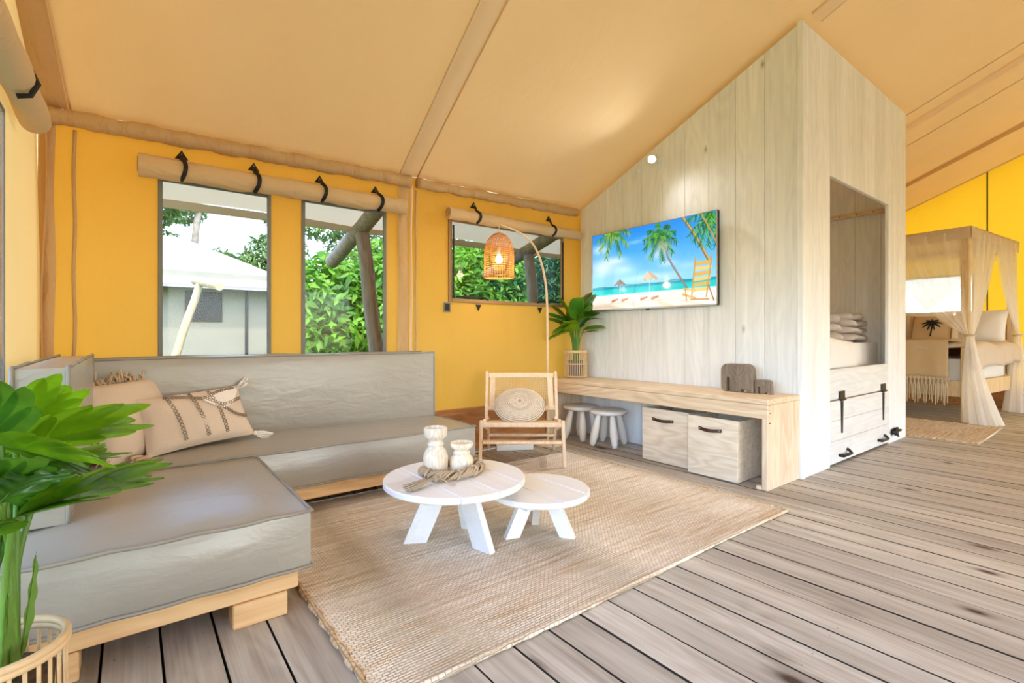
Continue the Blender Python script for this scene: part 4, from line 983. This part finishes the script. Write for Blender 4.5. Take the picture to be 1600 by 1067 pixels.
# candle holders
TZ = .299
def holder(label, loc, prof, s=1.0):
    t = thing('candle_holder', label, 'candle holder', loc, 0, 'carved candle holders')
    MB().lathe(prof, 28).build('carved_body', M['candle'], t, angle=45)
    return t
holder('taller carved pale wood candle holder', (1.083, 1.965, TZ), [(.050, 0), (.054, .006), (.055, .075), (.053, .092), (.050, .095), (.049, .101), (.044, .112), (.034, .122), (.032, .128), (.037, .134), (.037, .14), (.031, .146), (.031, .154), (.036, .160), (.044, .166), (.052, .176), (.053, .206), (.050, .212), (.044, .212), (.042, .196), (0, .194)])
holder('shorter carved pale wood candle holder', (1.195, 1.925, TZ), [(.050, 0), (.053, .006), (.054, .055), (.050, .068), (.040, .078), (.036, .083), (.040, .089), (.036, .095), (.032, .100), (.035, .106), (.047, .114), (.053, .126), (.052, .136), (.047, .137), (.042, .126), (0, .122)])
gl = thing('rope_garland', 'twisted driftwood rope garland with tassel around the candle holders', 'garland', (1.14, 1.925, TZ))
rg = random.Random(12)
for k in range(9):
    pts = []; ph1 = rg.uniform(0, 6); 
    for i in range(64):
        a = 2*PI*i/64; rr = .016*(1+.2*math.sin(a*5)); q = a*6+ph1
        pts.append(((.135+rr*math.cos(q))*math.cos(a)+.01*math.cos(2*a), (.098+rr*math.cos(q))*math.sin(a), .024+rr*math.sin(q)))
    MB().tube(pts, .0048, 6, closed=True).build('strand', M['rope'], gl, smooth=True)
for k in range(10):
    a = 2*PI*k/10+.2; c = Vector((.135*math.cos(a)+.01*math.cos(2*a), .098*math.sin(a), .024)); e1 = Vector((math.cos(a), math.sin(a), 0)); e2 = Vector((0, 0, 1))
    MB().tube([c+(e1*math.cos(q)+e2*math.sin(q))*.022+Vector((-math.sin(a), math.cos(a), 0))*.006*math.sin(2*q) for q in np.linspace(0, 2*PI, 13)[:-1]], .0055, 6, closed=True).build('knot', M['rope'], gl, smooth=True)
ts = MB(); b0 = Vector((-.125, -.085, .02)); dd = Vector((-.80, -.50, 0)).normalized()
dd = Vector((-.86, -.2, 0)).normalized()
for k in range(34):
    o = Vector((rg.uniform(-1, 1), rg.uniform(-1, 1), 0))*.018; hz = rg.uniform(.004, .022)
    ts.tube([b0, b0+dd*.05+o*.6+Vector((0, 0, hz*.4)), b0+dd*.14+o*1.2+Vector((0, 0, hz-.018))], .003, 4)
ts.tube([b0-dd*.005, b0+dd*.012], .013, 8)
ts.build('tassel', M['rope'], gl, smooth=True)
MB().tube(spline([b0, b0+Vector((.01, -.04, .006)), b0+Vector((.03, -.07, -.014)), b0+Vector((.05, -.075, -.014))], 5), .003, 5).build('cord_end', M['rope'], gl, smooth=True)

# ================================================================ CHAIR
ch = thing('folding_chair', 'blond wood folding lounge chair with woven cane backrest', 'chair', (2.305, 2.869, 0), math.radians(-38))
def cb(name, a, b, wx, wy, up=(0, 1, 0), par=None): return MB().beam(a, b, wx, wy, up, .004).build(name, M['chairwood'], par or ch)
for s in (-1, 1):
    cb('leg', (s*.292, -.275, .014), (s*.283, -.255, .335), .024, .034)
    cb('rear_leg', (s*.262, .32, .0), (s*.255, .00, .31), .022, .034)
    cb('back_post', (s*.262, -.02, .23), (s*.272, .255, .635), .024, .032)
    cb('seat_rail', (s*.262, -.255, .312), (s*.250, .19, .245), .020, .062, (0, 0, 1))
cb('front_rail', (-.272, -.258, .305), (.272, -.258, .305), .030, .038); cb('lower_rail', (-.275, -.268, .187), (.275, -.268, .187), .020, .052)
cb('rear_rail', (-.245, .20, .235), (.245, .20, .235), .028, .05); cb('stretcher', (-.255, .12, .16), (.255, .12, .16), .02, .04)
cn = MB()
for k in range(26):
    x = -.24+.48*k/25; cn.beam((x, -.24, .318), (x, .19, .262), .003, .002, (0, 1, 0), 0)
for k in range(22):
    y = -.24+.43*k/21; cn.beam((-.245, y, .319-.057*k/21), (.245, y, .319-.057*k/21), .003, .002, (0, 0, 1), 0)
cn.build('seat_cane', M['cane'], ch)
# backrest: frame in the plane between the posts, slightly dished
def bp(x, s): # s 0 bottom .. 1 top along the post
    y0, z0, y1, z1 = .075, .37, .235, .605
    return Vector((x, y0+(y1-y0)*s+.022*(1-(x/.26)**2), z0+(z1-z0)*s))
for nm, s, w_ in (('back_top_rail', 1.0, .04), ('back_bottom_rail', 0.0, .034)):
    m = MB(); P = [bp(-.258+.516*k/12, s) for k in range(13)]
    for a, b in zip(P[:-1], P[1:]): m.beam(a, b, .016, w_, (0, .56, .83), 0)
    m.build(nm, M['chairwood'], ch)
for s in (-1, 1): MB().beam(bp(s*.225, 0), bp(s*.225, 1), .042, .014, (0, 1, 0), .002).build('back_stile', M['chairwood'], ch)
cn = MB()
for k in range(30):
    x = -.205+.41*k/29; cn.tube([bp(x, .05), bp(x, .95)], .0014, 4)
for k in range(17):
    s = .08+.84*k/16; cn.tube([bp(-.205+.41*q/8, s) for q in range(9)], .0014, 4)
for k in range(-14, 30):
    x0 = -.205+.41*k/29*1.0; a = (x0, .05); b = (x0+.19, .95)
    if a[0] < -.205: a = (-.205, .05+.9*(-.205-x0)/.19)
    if b[0] > .205: b = (.205, .05+.9*(.205-x0)/.19)
    if b[1] > a[1]: cn.tube([bp(*a), bp((a[0]+b[0])/2, (a[1]+b[1])/2), bp(*b)], .0012, 4)
cn.build('back_cane', M['cane'], ch, recalc=False)
# round jute cushion leaning on the chair back
t = thing('round_cushion', 'round coiled grey jute cushion leaning on the folding chair', 'cushion')
placed(t, (2.285, 2.868, .405), (.79, -.61, 0), (-.37, -.46, .81))
prof = [(0, .046)]
for k in range(1, 100):
    r = .185*k/100; hh = .046*max(0, 1-(r/.185)**2.4)**.6; prof.append((r, hh+.003*abs(math.sin(PI*k/5.5))))
prof += [(.185, 0)]+[(r, -.036*max(0, 1-(r/.185)**2.4)**.6) for r in np.linspace(.18, 0.001, 14)]
tt = T('coiled grey jute'); cc = tt.n('TexCoord').outputs['Object']; ln = tt.n('VectorMath', operation='LENGTH'); tt.t.links.new(cc, ln.inputs[0])
nzz = tt.n('TexNoise', {'Vector': cc, 'Scale': 40, 'Detail': 3}).outputs[0]
wv = tt.math('ABSOLUTE', tt.math('SINE', tt.math('ADD', tt.math('MULTIPLY', ln.outputs['Value'], PI/.0102), tt.math('MULTIPLY', nzz, 1.2))))
M['coil'] = tt.done(tt.bsdf(tt.mix(tt.ramp(wv, [(.1, (0, 0, 0)), (.6, (1, 1, 1))]), s2l((150, 134, 116)), tt.mix(nzz, s2l((200, 184, 164)), s2l((232, 222, 208)))), .9, tt.bump(wv, .6, .004), .1))
MB().lathe(prof, 48).build('coiled_cover', M['coil'], t, smooth=True)
MB().tube([(.186*math.cos(a), .186*math.sin(a), 0) for a in np.linspace(0, 2*PI, 65)[:-1]], .005, 6, closed=True).build('edge_braid', M['coil'], t, smooth=True)
# white adapter and cable on the floor behind the chair
t = thing('power_strip', 'white power strip on the floor behind the folding chair', 'power strip', (2.45, 3.14, 0.002), math.radians(-30))
MB().box(-.15, .15, -.03, .03, 0, .045, .006).build('body', M['plastic'], t)
MB().tube(spline([(-.15, 0, .02), (-.26, -.02, .008), (-.36, -.08, .006), (-.45, -.06, .006)], 6), .004, 6).build('cable', M['plastic'], t, smooth=True)

# ================================================================ ARC LAMP
lp = thing('arc_floor_lamp', 'arched floor lamp with woven wicker bell shade', 'floor lamp', (2.80, 3.13, 0))
MB().lathe([(0, 0), (.125, 0), (.13, .006), (.128, .02), (.03, .026), (.014, .04), (0, .04)], 32).build('base', M['pole'], lp, angle=40)
path = spline([(0, 0, .03), (-.002, 0, .6), (-.01, 0, 1.20), (-.045, 0, 1.45), (-.115, 0, 1.616), (-.22, -.01, 1.715), (-.36, -.015, 1.765), (-.52, -.02, 1.790)], 8)
MB().tube(path, [.0115-.005*k/(len(path)-1) for k in range(len(path))], 8).build('arched_pole', M['pole'], lp, smooth=True)
SC = Vector((-.528, -.02, 1.375))
MB().tube([(SC.x, SC.y, 1.79), (SC.x, SC.y, 1.56)], .003, 6).build('cord', M['pole'], lp)
shd = MB(); SH = .345
def sr(t_): # radius at height t_ 0 bottom..1 top
    return .118*(1-.02*t_) if t_ < .45 else .118*math.sqrt(max(0.012, 1-((t_-.40)/.61)**2.6))
for k in range(36):
    a = 2*PI*k/36; shd.tube([(SC.x+sr(q)*math.cos(a), SC.y+sr(q)*math.sin(a), SC.z+SH*q) for q in np.linspace(0, 1, 16)], .0019, 4)
for k in range(25):
    q = k/24; z_ = q*.99; rr = sr(z_); w_ = .003 if k % 6 == 0 else .0022
    shd.tube([(SC.x+(rr+.001*(-1)**i)*math.cos(2*PI*i/40), SC.y+(rr+.001*(-1)**i)*math.sin(2*PI*i/40), SC.z+SH*z_) for i in range(40)], w_, 4, closed=True)
sh_o = tag(shd.build('shade', M['wicker'], lp, smooth=True, recalc=False), 'honey brown woven wicker bell shade')
MB().tube([(SC.x+.119*math.cos(a), SC.y+.119*math.sin(a), SC.z+.002) for a in np.linspace(0, 2*PI, 41)[:-1]], .0055, 6, closed=True).build('rim', M['wicker'], sh_o, smooth=True)
MB().lathe([(.0, .0), (.014, .004), (.016, .05), (.012, .056), (0, .058)], 14, Matrix.Translation((SC.x, SC.y, 1.555))).build('bulb_holder', M['plastic'], lp, smooth=True)
MB().lathe([(0, 0), (.018, .006), (.027, .022), (.028, .034), (.020, .052), (.012, .064), (.012, .072)], 18, Matrix.Translation((SC.x, SC.y, 1.485))).build('bulb', M['bulb'], lp, smooth=True)
bl = bpy.data.lights.new('lamp_bulb_glow', 'POINT'); bl.energy = 4.0*GAIN; bl.color = (1, .74, .42); bl.shadow_soft_size = .03
blo = bpy.data.objects.new('lamp_bulb_glow', bl); COL.objects.link(blo); blo.parent = lp; blo.location = (SC.x, SC.y, 1.455)

# ================================================================ PLANTS
def leaf_mb(L, W, seed, lobes=5, depth=.0, fold=.25, droop=.25, curl=.1, nu=36, nv=5):
    rg = random.Random(seed); m = MB(); ph = rg.uniform(0, 1); dp = [rg.uniform(.6, 1.0) for _ in range(20)]
    def wid(t_): return W/2*(math.sin(PI*min(1, t_**.72))**.75 if 0 < t_ < 1 else 0)
    def pt(t_, v):
        a = abs(v); s = math.copysign(1, v) if v else 0
        hw = wid(t_)
        q = (t_*lobes+ph*(s+1)*.3) % 1.0; cut = max(0, 1-abs(q-.5)/.055)**.7 if .25 < t_ < .93 else 0
        hw *= 1-depth*cut*dp[int(t_*lobes) % 20]
        x = L*t_+.75*hw*a*(1-.35*t_); y = s*a*hw
        z = -droop*L*min(1.3, x/L)**2+fold*hw*a-curl*hw*a*a*2+.007*W/.12*a*math.sin(q*2*PI)
        return (x, y, z)
    m.grid(lambda u, v: pt(u, 2*v-1), nu, nv*2); return m
def split_leaf_mb(L, W, seed, n=5, fold=.2, droop=.2):
    # blade made of long fingers that join along the midrib
    rg = random.Random(seed); m = MB()
    def zz(x, y): return -droop*L*max(0, min(1.4, x/L))**2+fold*abs(y)-fold*1.3*y*y/W
    def finger(c0, c1, c2, w, k):
        c0, c1, c2 = Vector(c0), Vector(c1), Vector(c2)
        def f(u, v):
            p = c0*(1-u)**2+c1*2*u*(1-u)+c2*u*u; d = ((c1-c0)*(1-u)+(c2-c1)*u); d.normalize(); nn = Vector((-d.y, d.x))
            ww = w*(1-u**4.5)**.55*(.86+.14*math.sin(PI*u)) if u < 1 else 0
            q = p+nn*ww*(v-.5); e_ = 2*v-1
            return (q.x, q.y, zz(q.x, q.y)+.05*w*(1-e_*e_)*u+k)
        m.grid(f, 12, 4)
    for sd in (-1, 1):
        for k in range(n):
            t_ = (k+.15)/n*.78; hw = W*.56*(.72+.42*math.sin(PI*(k+.8)/(n+.4)))*rg.uniform(.9, 1.08); sp = L*.78/n
            a = 1.15-.62*k/n
            e_ = (L*t_+hw*math.cos(a)*1.25+.06*L, sd*hw*math.sin(a))
            finger((L*t_-.1*sp, -sd*.01*W), (L*t_+hw*.35, sd*hw*.62), e_, sp*1.75, .0006*k*sd)
    finger((L*.62, 0), (L*.85, 0), (L*1.05, 0), L*.36, .001)
    return m
def orient(o, base, tip, roll=0.0, up=(0, 0, 1)):
    d = (Vector(tip)-Vector(base)); X = d.normalized(); Z = Vector(up)-X*X.dot(Vector(up)); Z.normalize(); Y = Z.cross(X)
    Mx = Matrix((X, Y, Z)).transposed().to_4x4() @ Matrix.Rotation(roll, 4, 'X'); Mx.translation = base; o.matrix_basis = Mx; return o
def add_leaf(par, base, tip, W, seed, mat, root, depth=.0, roll=0.0, lobes=5, fold=.25, droop=.18, up=(0, 0, 1), bendz=.0, sr_=.0045, nu=36):
    L = (Vector(tip)-Vector(base)).length
    lm = split_leaf_mb(L, W, seed, lobes, fold, droop) if depth > .2 else leaf_mb(L, W, seed, lobes, depth, fold, droop, nu=nu)
    o = lm.build('leaf', mat, par, smooth=True, recalc=False)
    orient(o, base, tip, roll, up)
    b = Vector(base); r0 = Vector(root); mid = r0.lerp(b, .55)+Vector((0, 0, .03+bendz)); mid.x = r0.x+(b.x-r0.x)*.3; mid.y = r0.y+(b.y-r0.y)*.3
    MB().tube(spline([r0, mid, b], 8), [sr_]*17, 6).build('leaf_stalk', M['stem'], par, smooth=True)
    L9 = Vector(tip)-b
    rib = MB().tube([(L*q, 0, -droop*L*q*q+.0015) for q in np.linspace(0, .96, 10)], [.0022*(1-.08*k) for k in range(10)], 5).build('midrib', M['stem'], o, smooth=True)
    return o
def slat_pot(t, r, h, n, rings, mat, inner=True):
    for z_, rr in rings: MB().tube([(r*math.cos(a), r*math.sin(a), z_) for a in np.linspace(0, 2*PI, 41)[:-1]], rr, 8, closed=True).build('hoop', mat, t, smooth=True)
    for k in range(n):
        a = 2*PI*k/n; c, s = math.cos(a), math.sin(a)
        MB().beam((r*c, r*s, .004), (r*c, r*s, h), .007, .004, (c, s, 0), .001).build('slat', mat, t)
    MB().lathe([(0, .004), (r*.98, .004), (r*.98, .014), (0, .014)], 32).build('pot_base', mat, t)
    if inner:
        MB().lathe([(0, .016), (r*.55, .016), (r*.66, h*.62), (r*.70, h*.64), (r*.64, h*.64), (r*.62, h*.57), (0, h*.57)], 28).build('inner_pot', M['greypot'], t, angle=40)
PX, PY = -.212, 1.395
fpz = thing('potted_monstera', 'large glossy split leaf plant in a slatted bamboo pot in the foreground', 'plant', (PX, PY, 0))
slat_pot(fpz, .105, .30, 30, [(.012, .007), (.29, .008), (.302, .008)], M['slat'], False)
MB().lathe([(0, .02), (.075, .02), (.088, .24), (.08, .245), (0, .235)], 28).build('soil', M['soil'], fpz, smooth=True)
FL = FLEAVES
for k, (b, tp, W, dep, roll, mt_, dr) in enumerate(FL):
    b = (b[0]-PX, b[1]-PY, b[2]); tp = (tp[0]-PX, tp[1]-PY, tp[2]); a = k*2.4
    add_leaf(fpz, b, tp, W*1.45, 30+k, M[mt_], (.03*math.cos(a), .03*math.sin(a), .24), dep*.62, roll, 4, .22, dr, nu=60, sr_=.0055)
for k, (dx, dy, h_) in enumerate(((.045, .02, .47), (.02, -.03, .42), (-.02, .03, .5))):
    add_leaf(fpz, (dx*.7, dy*.7, .26), (dx*1.3, dy*1.3, h_), .03, 60+k, M['stem'], (dx*.5, dy*.5, .24), 0, .3, 4, .5, .02, up=(.6, -.5, .2))
BPX, BPY = 3.235, 3.235
bp_ = thing('potted_palm', 'green leafy plant in a small slatted bamboo pot on the bench', 'plant', (BPX, BPY, bz+.001))
slat_pot(bp_, .102, .245, 34, [(.010, .006), (.125, .005), (.232, .008), (.243, .006)], M['slat'])
rg = random.Random(8)
for k in range(24):
    a = k*2.399; el = [1.15, .85, .55, .25, -.05][k % 5]+rg.uniform(-.12, .12)
    up_ = .40+.16*rg.random()+(.06 if el > .7 else 0); R0 = .05+.03*rg.random()
    b = Vector((R0*math.cos(a), R0*math.sin(a), up_)); L = .20+.05*rg.random()
    tp = b+Vector((math.cos(a)*math.cos(el), math.sin(a)*math.cos(el), math.sin(el)))*L
    if BPY+tp.y > 3.33: tp.y = 3.33-BPY
    if BPX+tp.x > 3.39: tp.x = 3.39-BPX
    if BPX+b.x > 3.36: b.x = 3.36-BPX
    add_leaf(bp_, b, tp, .125+.03*rg.random(), 80+k, M['leaf2'] if k % 3 else M['leaf'], (.02*math.cos(a), .02*math.sin(a), .13), .35, rg.uniform(-.5, .5), 6, .2, .25, sr_=.004, nu=48)

# ================================================================ CANOPY BED
bed = thing('canopy_bed', 'timber four poster bed beyond the cabin', 'bed', (7.0, 1.20, 0), math.radians(-5.4))
BL, BW, CH = 1.58, 1.60, 2.06
for x in (0, BL):
    for y in (0, BW): MB().box(x-.035, x+.035, y-.035, y+.035, 0, CH, .005).build('post', M['post'], bed)
for y in (0, BW): MB().box(.036, BL-.036, y-.03, y+.03, CH-.06, CH, .004).build('canopy_rail', M['post'], bed); MB().box(.036, BL-.036, y-.02, y+.02, .27, .44, .004).build('side_rail', M['post'], bed)
for x in (0, BL): MB().box(x-.03, x+.03, .036, BW-.036, CH-.06, CH, .004).build('canopy_rail', M['post'], bed)
MB().box(-.02, .02, .036, BW-.036, .27, .44, .004).build('foot_rail', M['post'], bed)
for z0 in (.45, .66, .87): MB().box(BL-.02, BL+.02, .036, BW-.036, z0, z0+.195, .006).build('headboard_plank', M['skirt'], bed)
MB().box(.03, BL-.03, .03, BW-.03, .36, .40).build('slat_base', M['post'], bed)
def inbed(name, label, cat, loc, rz=0.0, group=None):
    c, s = math.cos(math.radians(-5.4)), math.sin(math.radians(-5.4))
    return thing(name, label, cat, (7.0+c*loc[0]-s*loc[1], 1.2+s*loc[0]+c*loc[1], loc[2]), math.radians(-5.4)+rz, group)
t = inbed('bed_mattress', 'thick cream mattress on the canopy bed', 'mattress', (BL/2, BW/2, .41))
cushion_mb(BL-.09, BW-.09, .26, .01, .008).build('mattress', M['sheet'], t, angle=40).location = (0, 0, .13)
t = inbed('bed_duvet', 'stone coloured duvet spread over the canopy bed', 'duvet', (BL/2-.03, BW/2, .5))
d_ = MB()
def duv(u, v):
    a, b = 2*u-1, 2*v-1; W_, L_ = BW/2+.07, BL/2+.02
    def wrap(q, H, drop):
        s = abs(q)*(H+drop)
        if s < H-.05: return s, 0
        e_ = s-(H-.05); 
        return H-.05+.05*math.sin(min(1, e_/.1)*PI/2), -(max(0, e_-.03))
    x, zx = wrap(a, L_, .05); y, zy = wrap(b, W_, .22)
    return (math.copysign(x, a), math.copysign(y+.012*math.sin(a*16)*(zy < -.05), b), .335+zx*.5+zy+.015*math.sin(a*7+b*3)+.01*math.sin(b*9-a*2))
d_.grid(duv, 40, 48); d_.build('duvet', M['bedlinen'], t, smooth=True, recalc=False, solid=.03)
t = inbed('fringed_throw', 'beige woven throw with macrame fringe over the bed foot', 'throw', (-.055, .62, .5))
m = MB(); m.grid(lambda u, v: ((.55-1.1*v if v < .5 else -.0)+(-.02*math.sin(u*20)*.4 if v > .5 else 0), -.49+.98*u, (.372+.01*math.sin(u*11) if v < .5 else .372-(v-.5)*2*.40)), 40, 24)
m.build('woven_cloth', M['throw'], t, smooth=True, recalc=False, solid=.012)
fm = MB()
for k in range(56):
    y = -.485+.97*k/55; fm.tube([(-.004, y, -.02), (-.008, y+.012*(-1)**k, -.07), (-.006, y, -.12), (-.01, y+.006*math.sin(k*2), -.30-.03*math.sin(k*1.3))], [.006, .006, .007, .005], 5)
for k in range(28):
    y = -.485+.97*k/27; fm.tube([(-.009, y-.017, -.03), (-.012, y, -.075), (-.009, y+.017, -.03)], .006, 5)
tag(fm.build('macrame_fringe', M['fringe'], t, smooth=True), kind='stuff')
def bpil(name, label, cat, x, y, z, w, h, th, mat, tilt=1.1, yaw=0.0, palm=False, seed=1):
    t = inbed(name, label, cat, (x, y, z), yaw)
    o = pillow_mb(w, h, th, 16, .05, seed).build('cushion', mat, t, smooth=True)
    R_ = Matrix.Rotation(-tilt, 4, 'Y') @ Matrix.Rotation(-PI/2, 4, 'Z'); R_.translation = (0, 0, h/2*math.sin(tilt)+.02); o.matrix_basis = R_
    if palm:
        def zz(a, b): return th/2*(max(0, (1-(2*a/w)**2)*(1-(2*b/h)**2)))**.42+.004
        bm_ = MB(); bm_.tube([(.0+.01*math.sin(q*2), -.13+.17*q, zz(.01, -.13+.17*q)) for q in np.linspace(0, 1, 7)], .008, 6)
        for k in range(9):
            a = k*2*PI/9+.2; bm_.tube([(math.cos(a)*.105*q, .05+math.sin(a)*.08*q-.03*q*q, zz(math.cos(a)*.105*q, .05+math.sin(a)*.08*q-.03*q*q)) for q in np.linspace(0, 1, 6)], [.012, .014, .014, .011, .008, .003], 5)
        bm_.build('palm_print', M['black'], o, smooth=True)
        for xx in (-.2, .2): MB().tube([(xx, -.15+.3*q, zz(xx, -.15+.3*q)) for q in np.linspace(0, 1, 8)], .008, 5).build('stripe', M['stitch'], o, smooth=True)
    return t
bpil('bed_cushion', 'sandy cushion with a black palm tree on the bed', 'cushion', .98, .58, .83, .52, .36, .14, M['throw'], 1.15, 0, True, 1)
bpil('bed_cushion', 'plain sandy cushion beside the palm tree cushion', 'cushion', 1.0, 1.14, .83, .52, .36, .14, M['throw'], 1.15, 0, False, 2)
bpil('bed_pillow', 'white frilled pillow at the near side of the bed head', 'pillow', 1.28, .22, .83, .5, .42, .16, M['sheet'], 1.2, 0, False, 3)
bpil('bed_pillow', 'large white pillow behind the palm tree cushion', 'pillow', 1.24, .74, .83, .56, .42, .16, M['sheet'], 1.2, 0, False, 4)
bpil('bed_pillow', 'large white pillow at the far side of the bed', 'pillow', 1.24, 1.3, .83, .54, .42, .16, M['sheet'], 1.2, 0, False, 5)
# mosquito net
net = inbed('canopy_net', 'white net curtains tied to the posts of the canopy bed', 'curtain', (0, 0, 0))
def drape(P0, P1, Tt, nx, ex, nfold, name='drape', c_=.65, cz=1.28):
    P0, P1, Tt, nx = Vector(P0), Vector(P1), Vector(Tt), Vector(nx); m = MB()
    def f(u, v):
        P = P0.lerp(P1, u); base = Vector((Tt.x, Tt.y, 0)); C = Vector((base.x+(P.x-base.x)*c_, base.y+(P.y-base.y)*c_, cz+.5*(1-u)*0))
        T2 = Tt+(P1-P0).normalized()*.03*(u-.5)
        q = P*(1-v)**2+C*2*v*(1-v)+T2*v*v
        return q+nx*(math.sin(u*nfold+v*2)*.022*(1-.6*v)+.01*math.sin(u*nfold*2.3)*(1-v))
    m.grid(f, 70, 24); return m.build(name, M['net'], net, smooth=True, recalc=False)
drape((-.05, .03, 2.03), (-.05, .80, 2.03), (-.065, -.02, .93), (1, 0, 0), 0, 26)
drape((-.05, BW-.03, 2.03), (-.05, .82, 2.03), (-.06, BW+.02, .93), (1, 0, 0), 0, 26)
drape((.03, -.05, 2.03), (.78, -.05, 2.03), (-.05, -.065, .93), (0, 1, 0), 0, 26)
drape((BL-.03, -.05, 2.03), (.80, -.05, 2.03), (BL+.0, -.065, .93), (0, 1, 0), 0, 26)
drape((BL+.05, BW-.03, 2.03), (BL+.05, .03, 2.03), (BL+.05, BW, .93), (1, 0, 0), 0, 40)
def tail(c, shift, wx, name='tail'):
    m = MB()
    def f(u, v):
        a = 2*PI*u; r = .03+.13*v**1.1; k = 1+.22*math.sin(a*9+2*v)
        ex = wx if math.cos(a) > 0 else 1
        return (c[0]+shift[0]*v*v+r*k*math.cos(a)*ex, c[1]+shift[1]*v*v+r*k*math.sin(a)*.8, .93-.922*v)
    m.grid(f, 120, 24); return m.build(name, M['net'], net, smooth=True, recalc=False)
tail((-.06, -.05), (.10, -.08), 1.4); tail((BL-.02, -.06), (-.02, -.02), 1.0); tail((-.06, BW+.05), (0, .05), 1.0)
for c in ((-.06, -.05), (BL-.01, -.06), (-.06, BW+.04)):
    MB().tube([(c[0]+.045*math.cos(a), c[1]+.04*math.sin(a), .93) for a in np.linspace(0, 2*PI, 21)[:-1]], .012, 6, closed=True).build('tie_back', M['nettop'], net, smooth=True)
va = MB()
def val(P0, P1, n_):
    P0, P1, n_ = Vector(P0), Vector(P1), Vector(n_)
    va.grid(lambda u, v: P0.lerp(P1, u)+n_*(.012+.01*math.sin(u*17)*v)+Vector((0, 0, .012-.125*v-.012*math.sin(u*8)*v-.02*math.sin(PI*u)*(1-v))), 40, 5)
val((-.05, -.05, CH), (-.05, BW+.05, CH), (-1, 0, 0)); val((-.05, -.05, CH), (BL+.05, -.05, CH), (0, -1, 0)); val((BL+.05, -.05, CH), (BL+.05, BW+.05, CH), (1, 0, 0)); val((-.05, BW+.05, CH), (BL+.05, BW+.05, CH), (0, 1, 0))
va.grid(lambda u, v: (-.06+(BL+.12)*u, -.06+(BW+.12)*v, CH+.012-.05*math.sin(PI*u)*math.sin(PI*v)), 20, 20)
va.build('top_valance', M['nettop'], net, smooth=True, recalc=False)
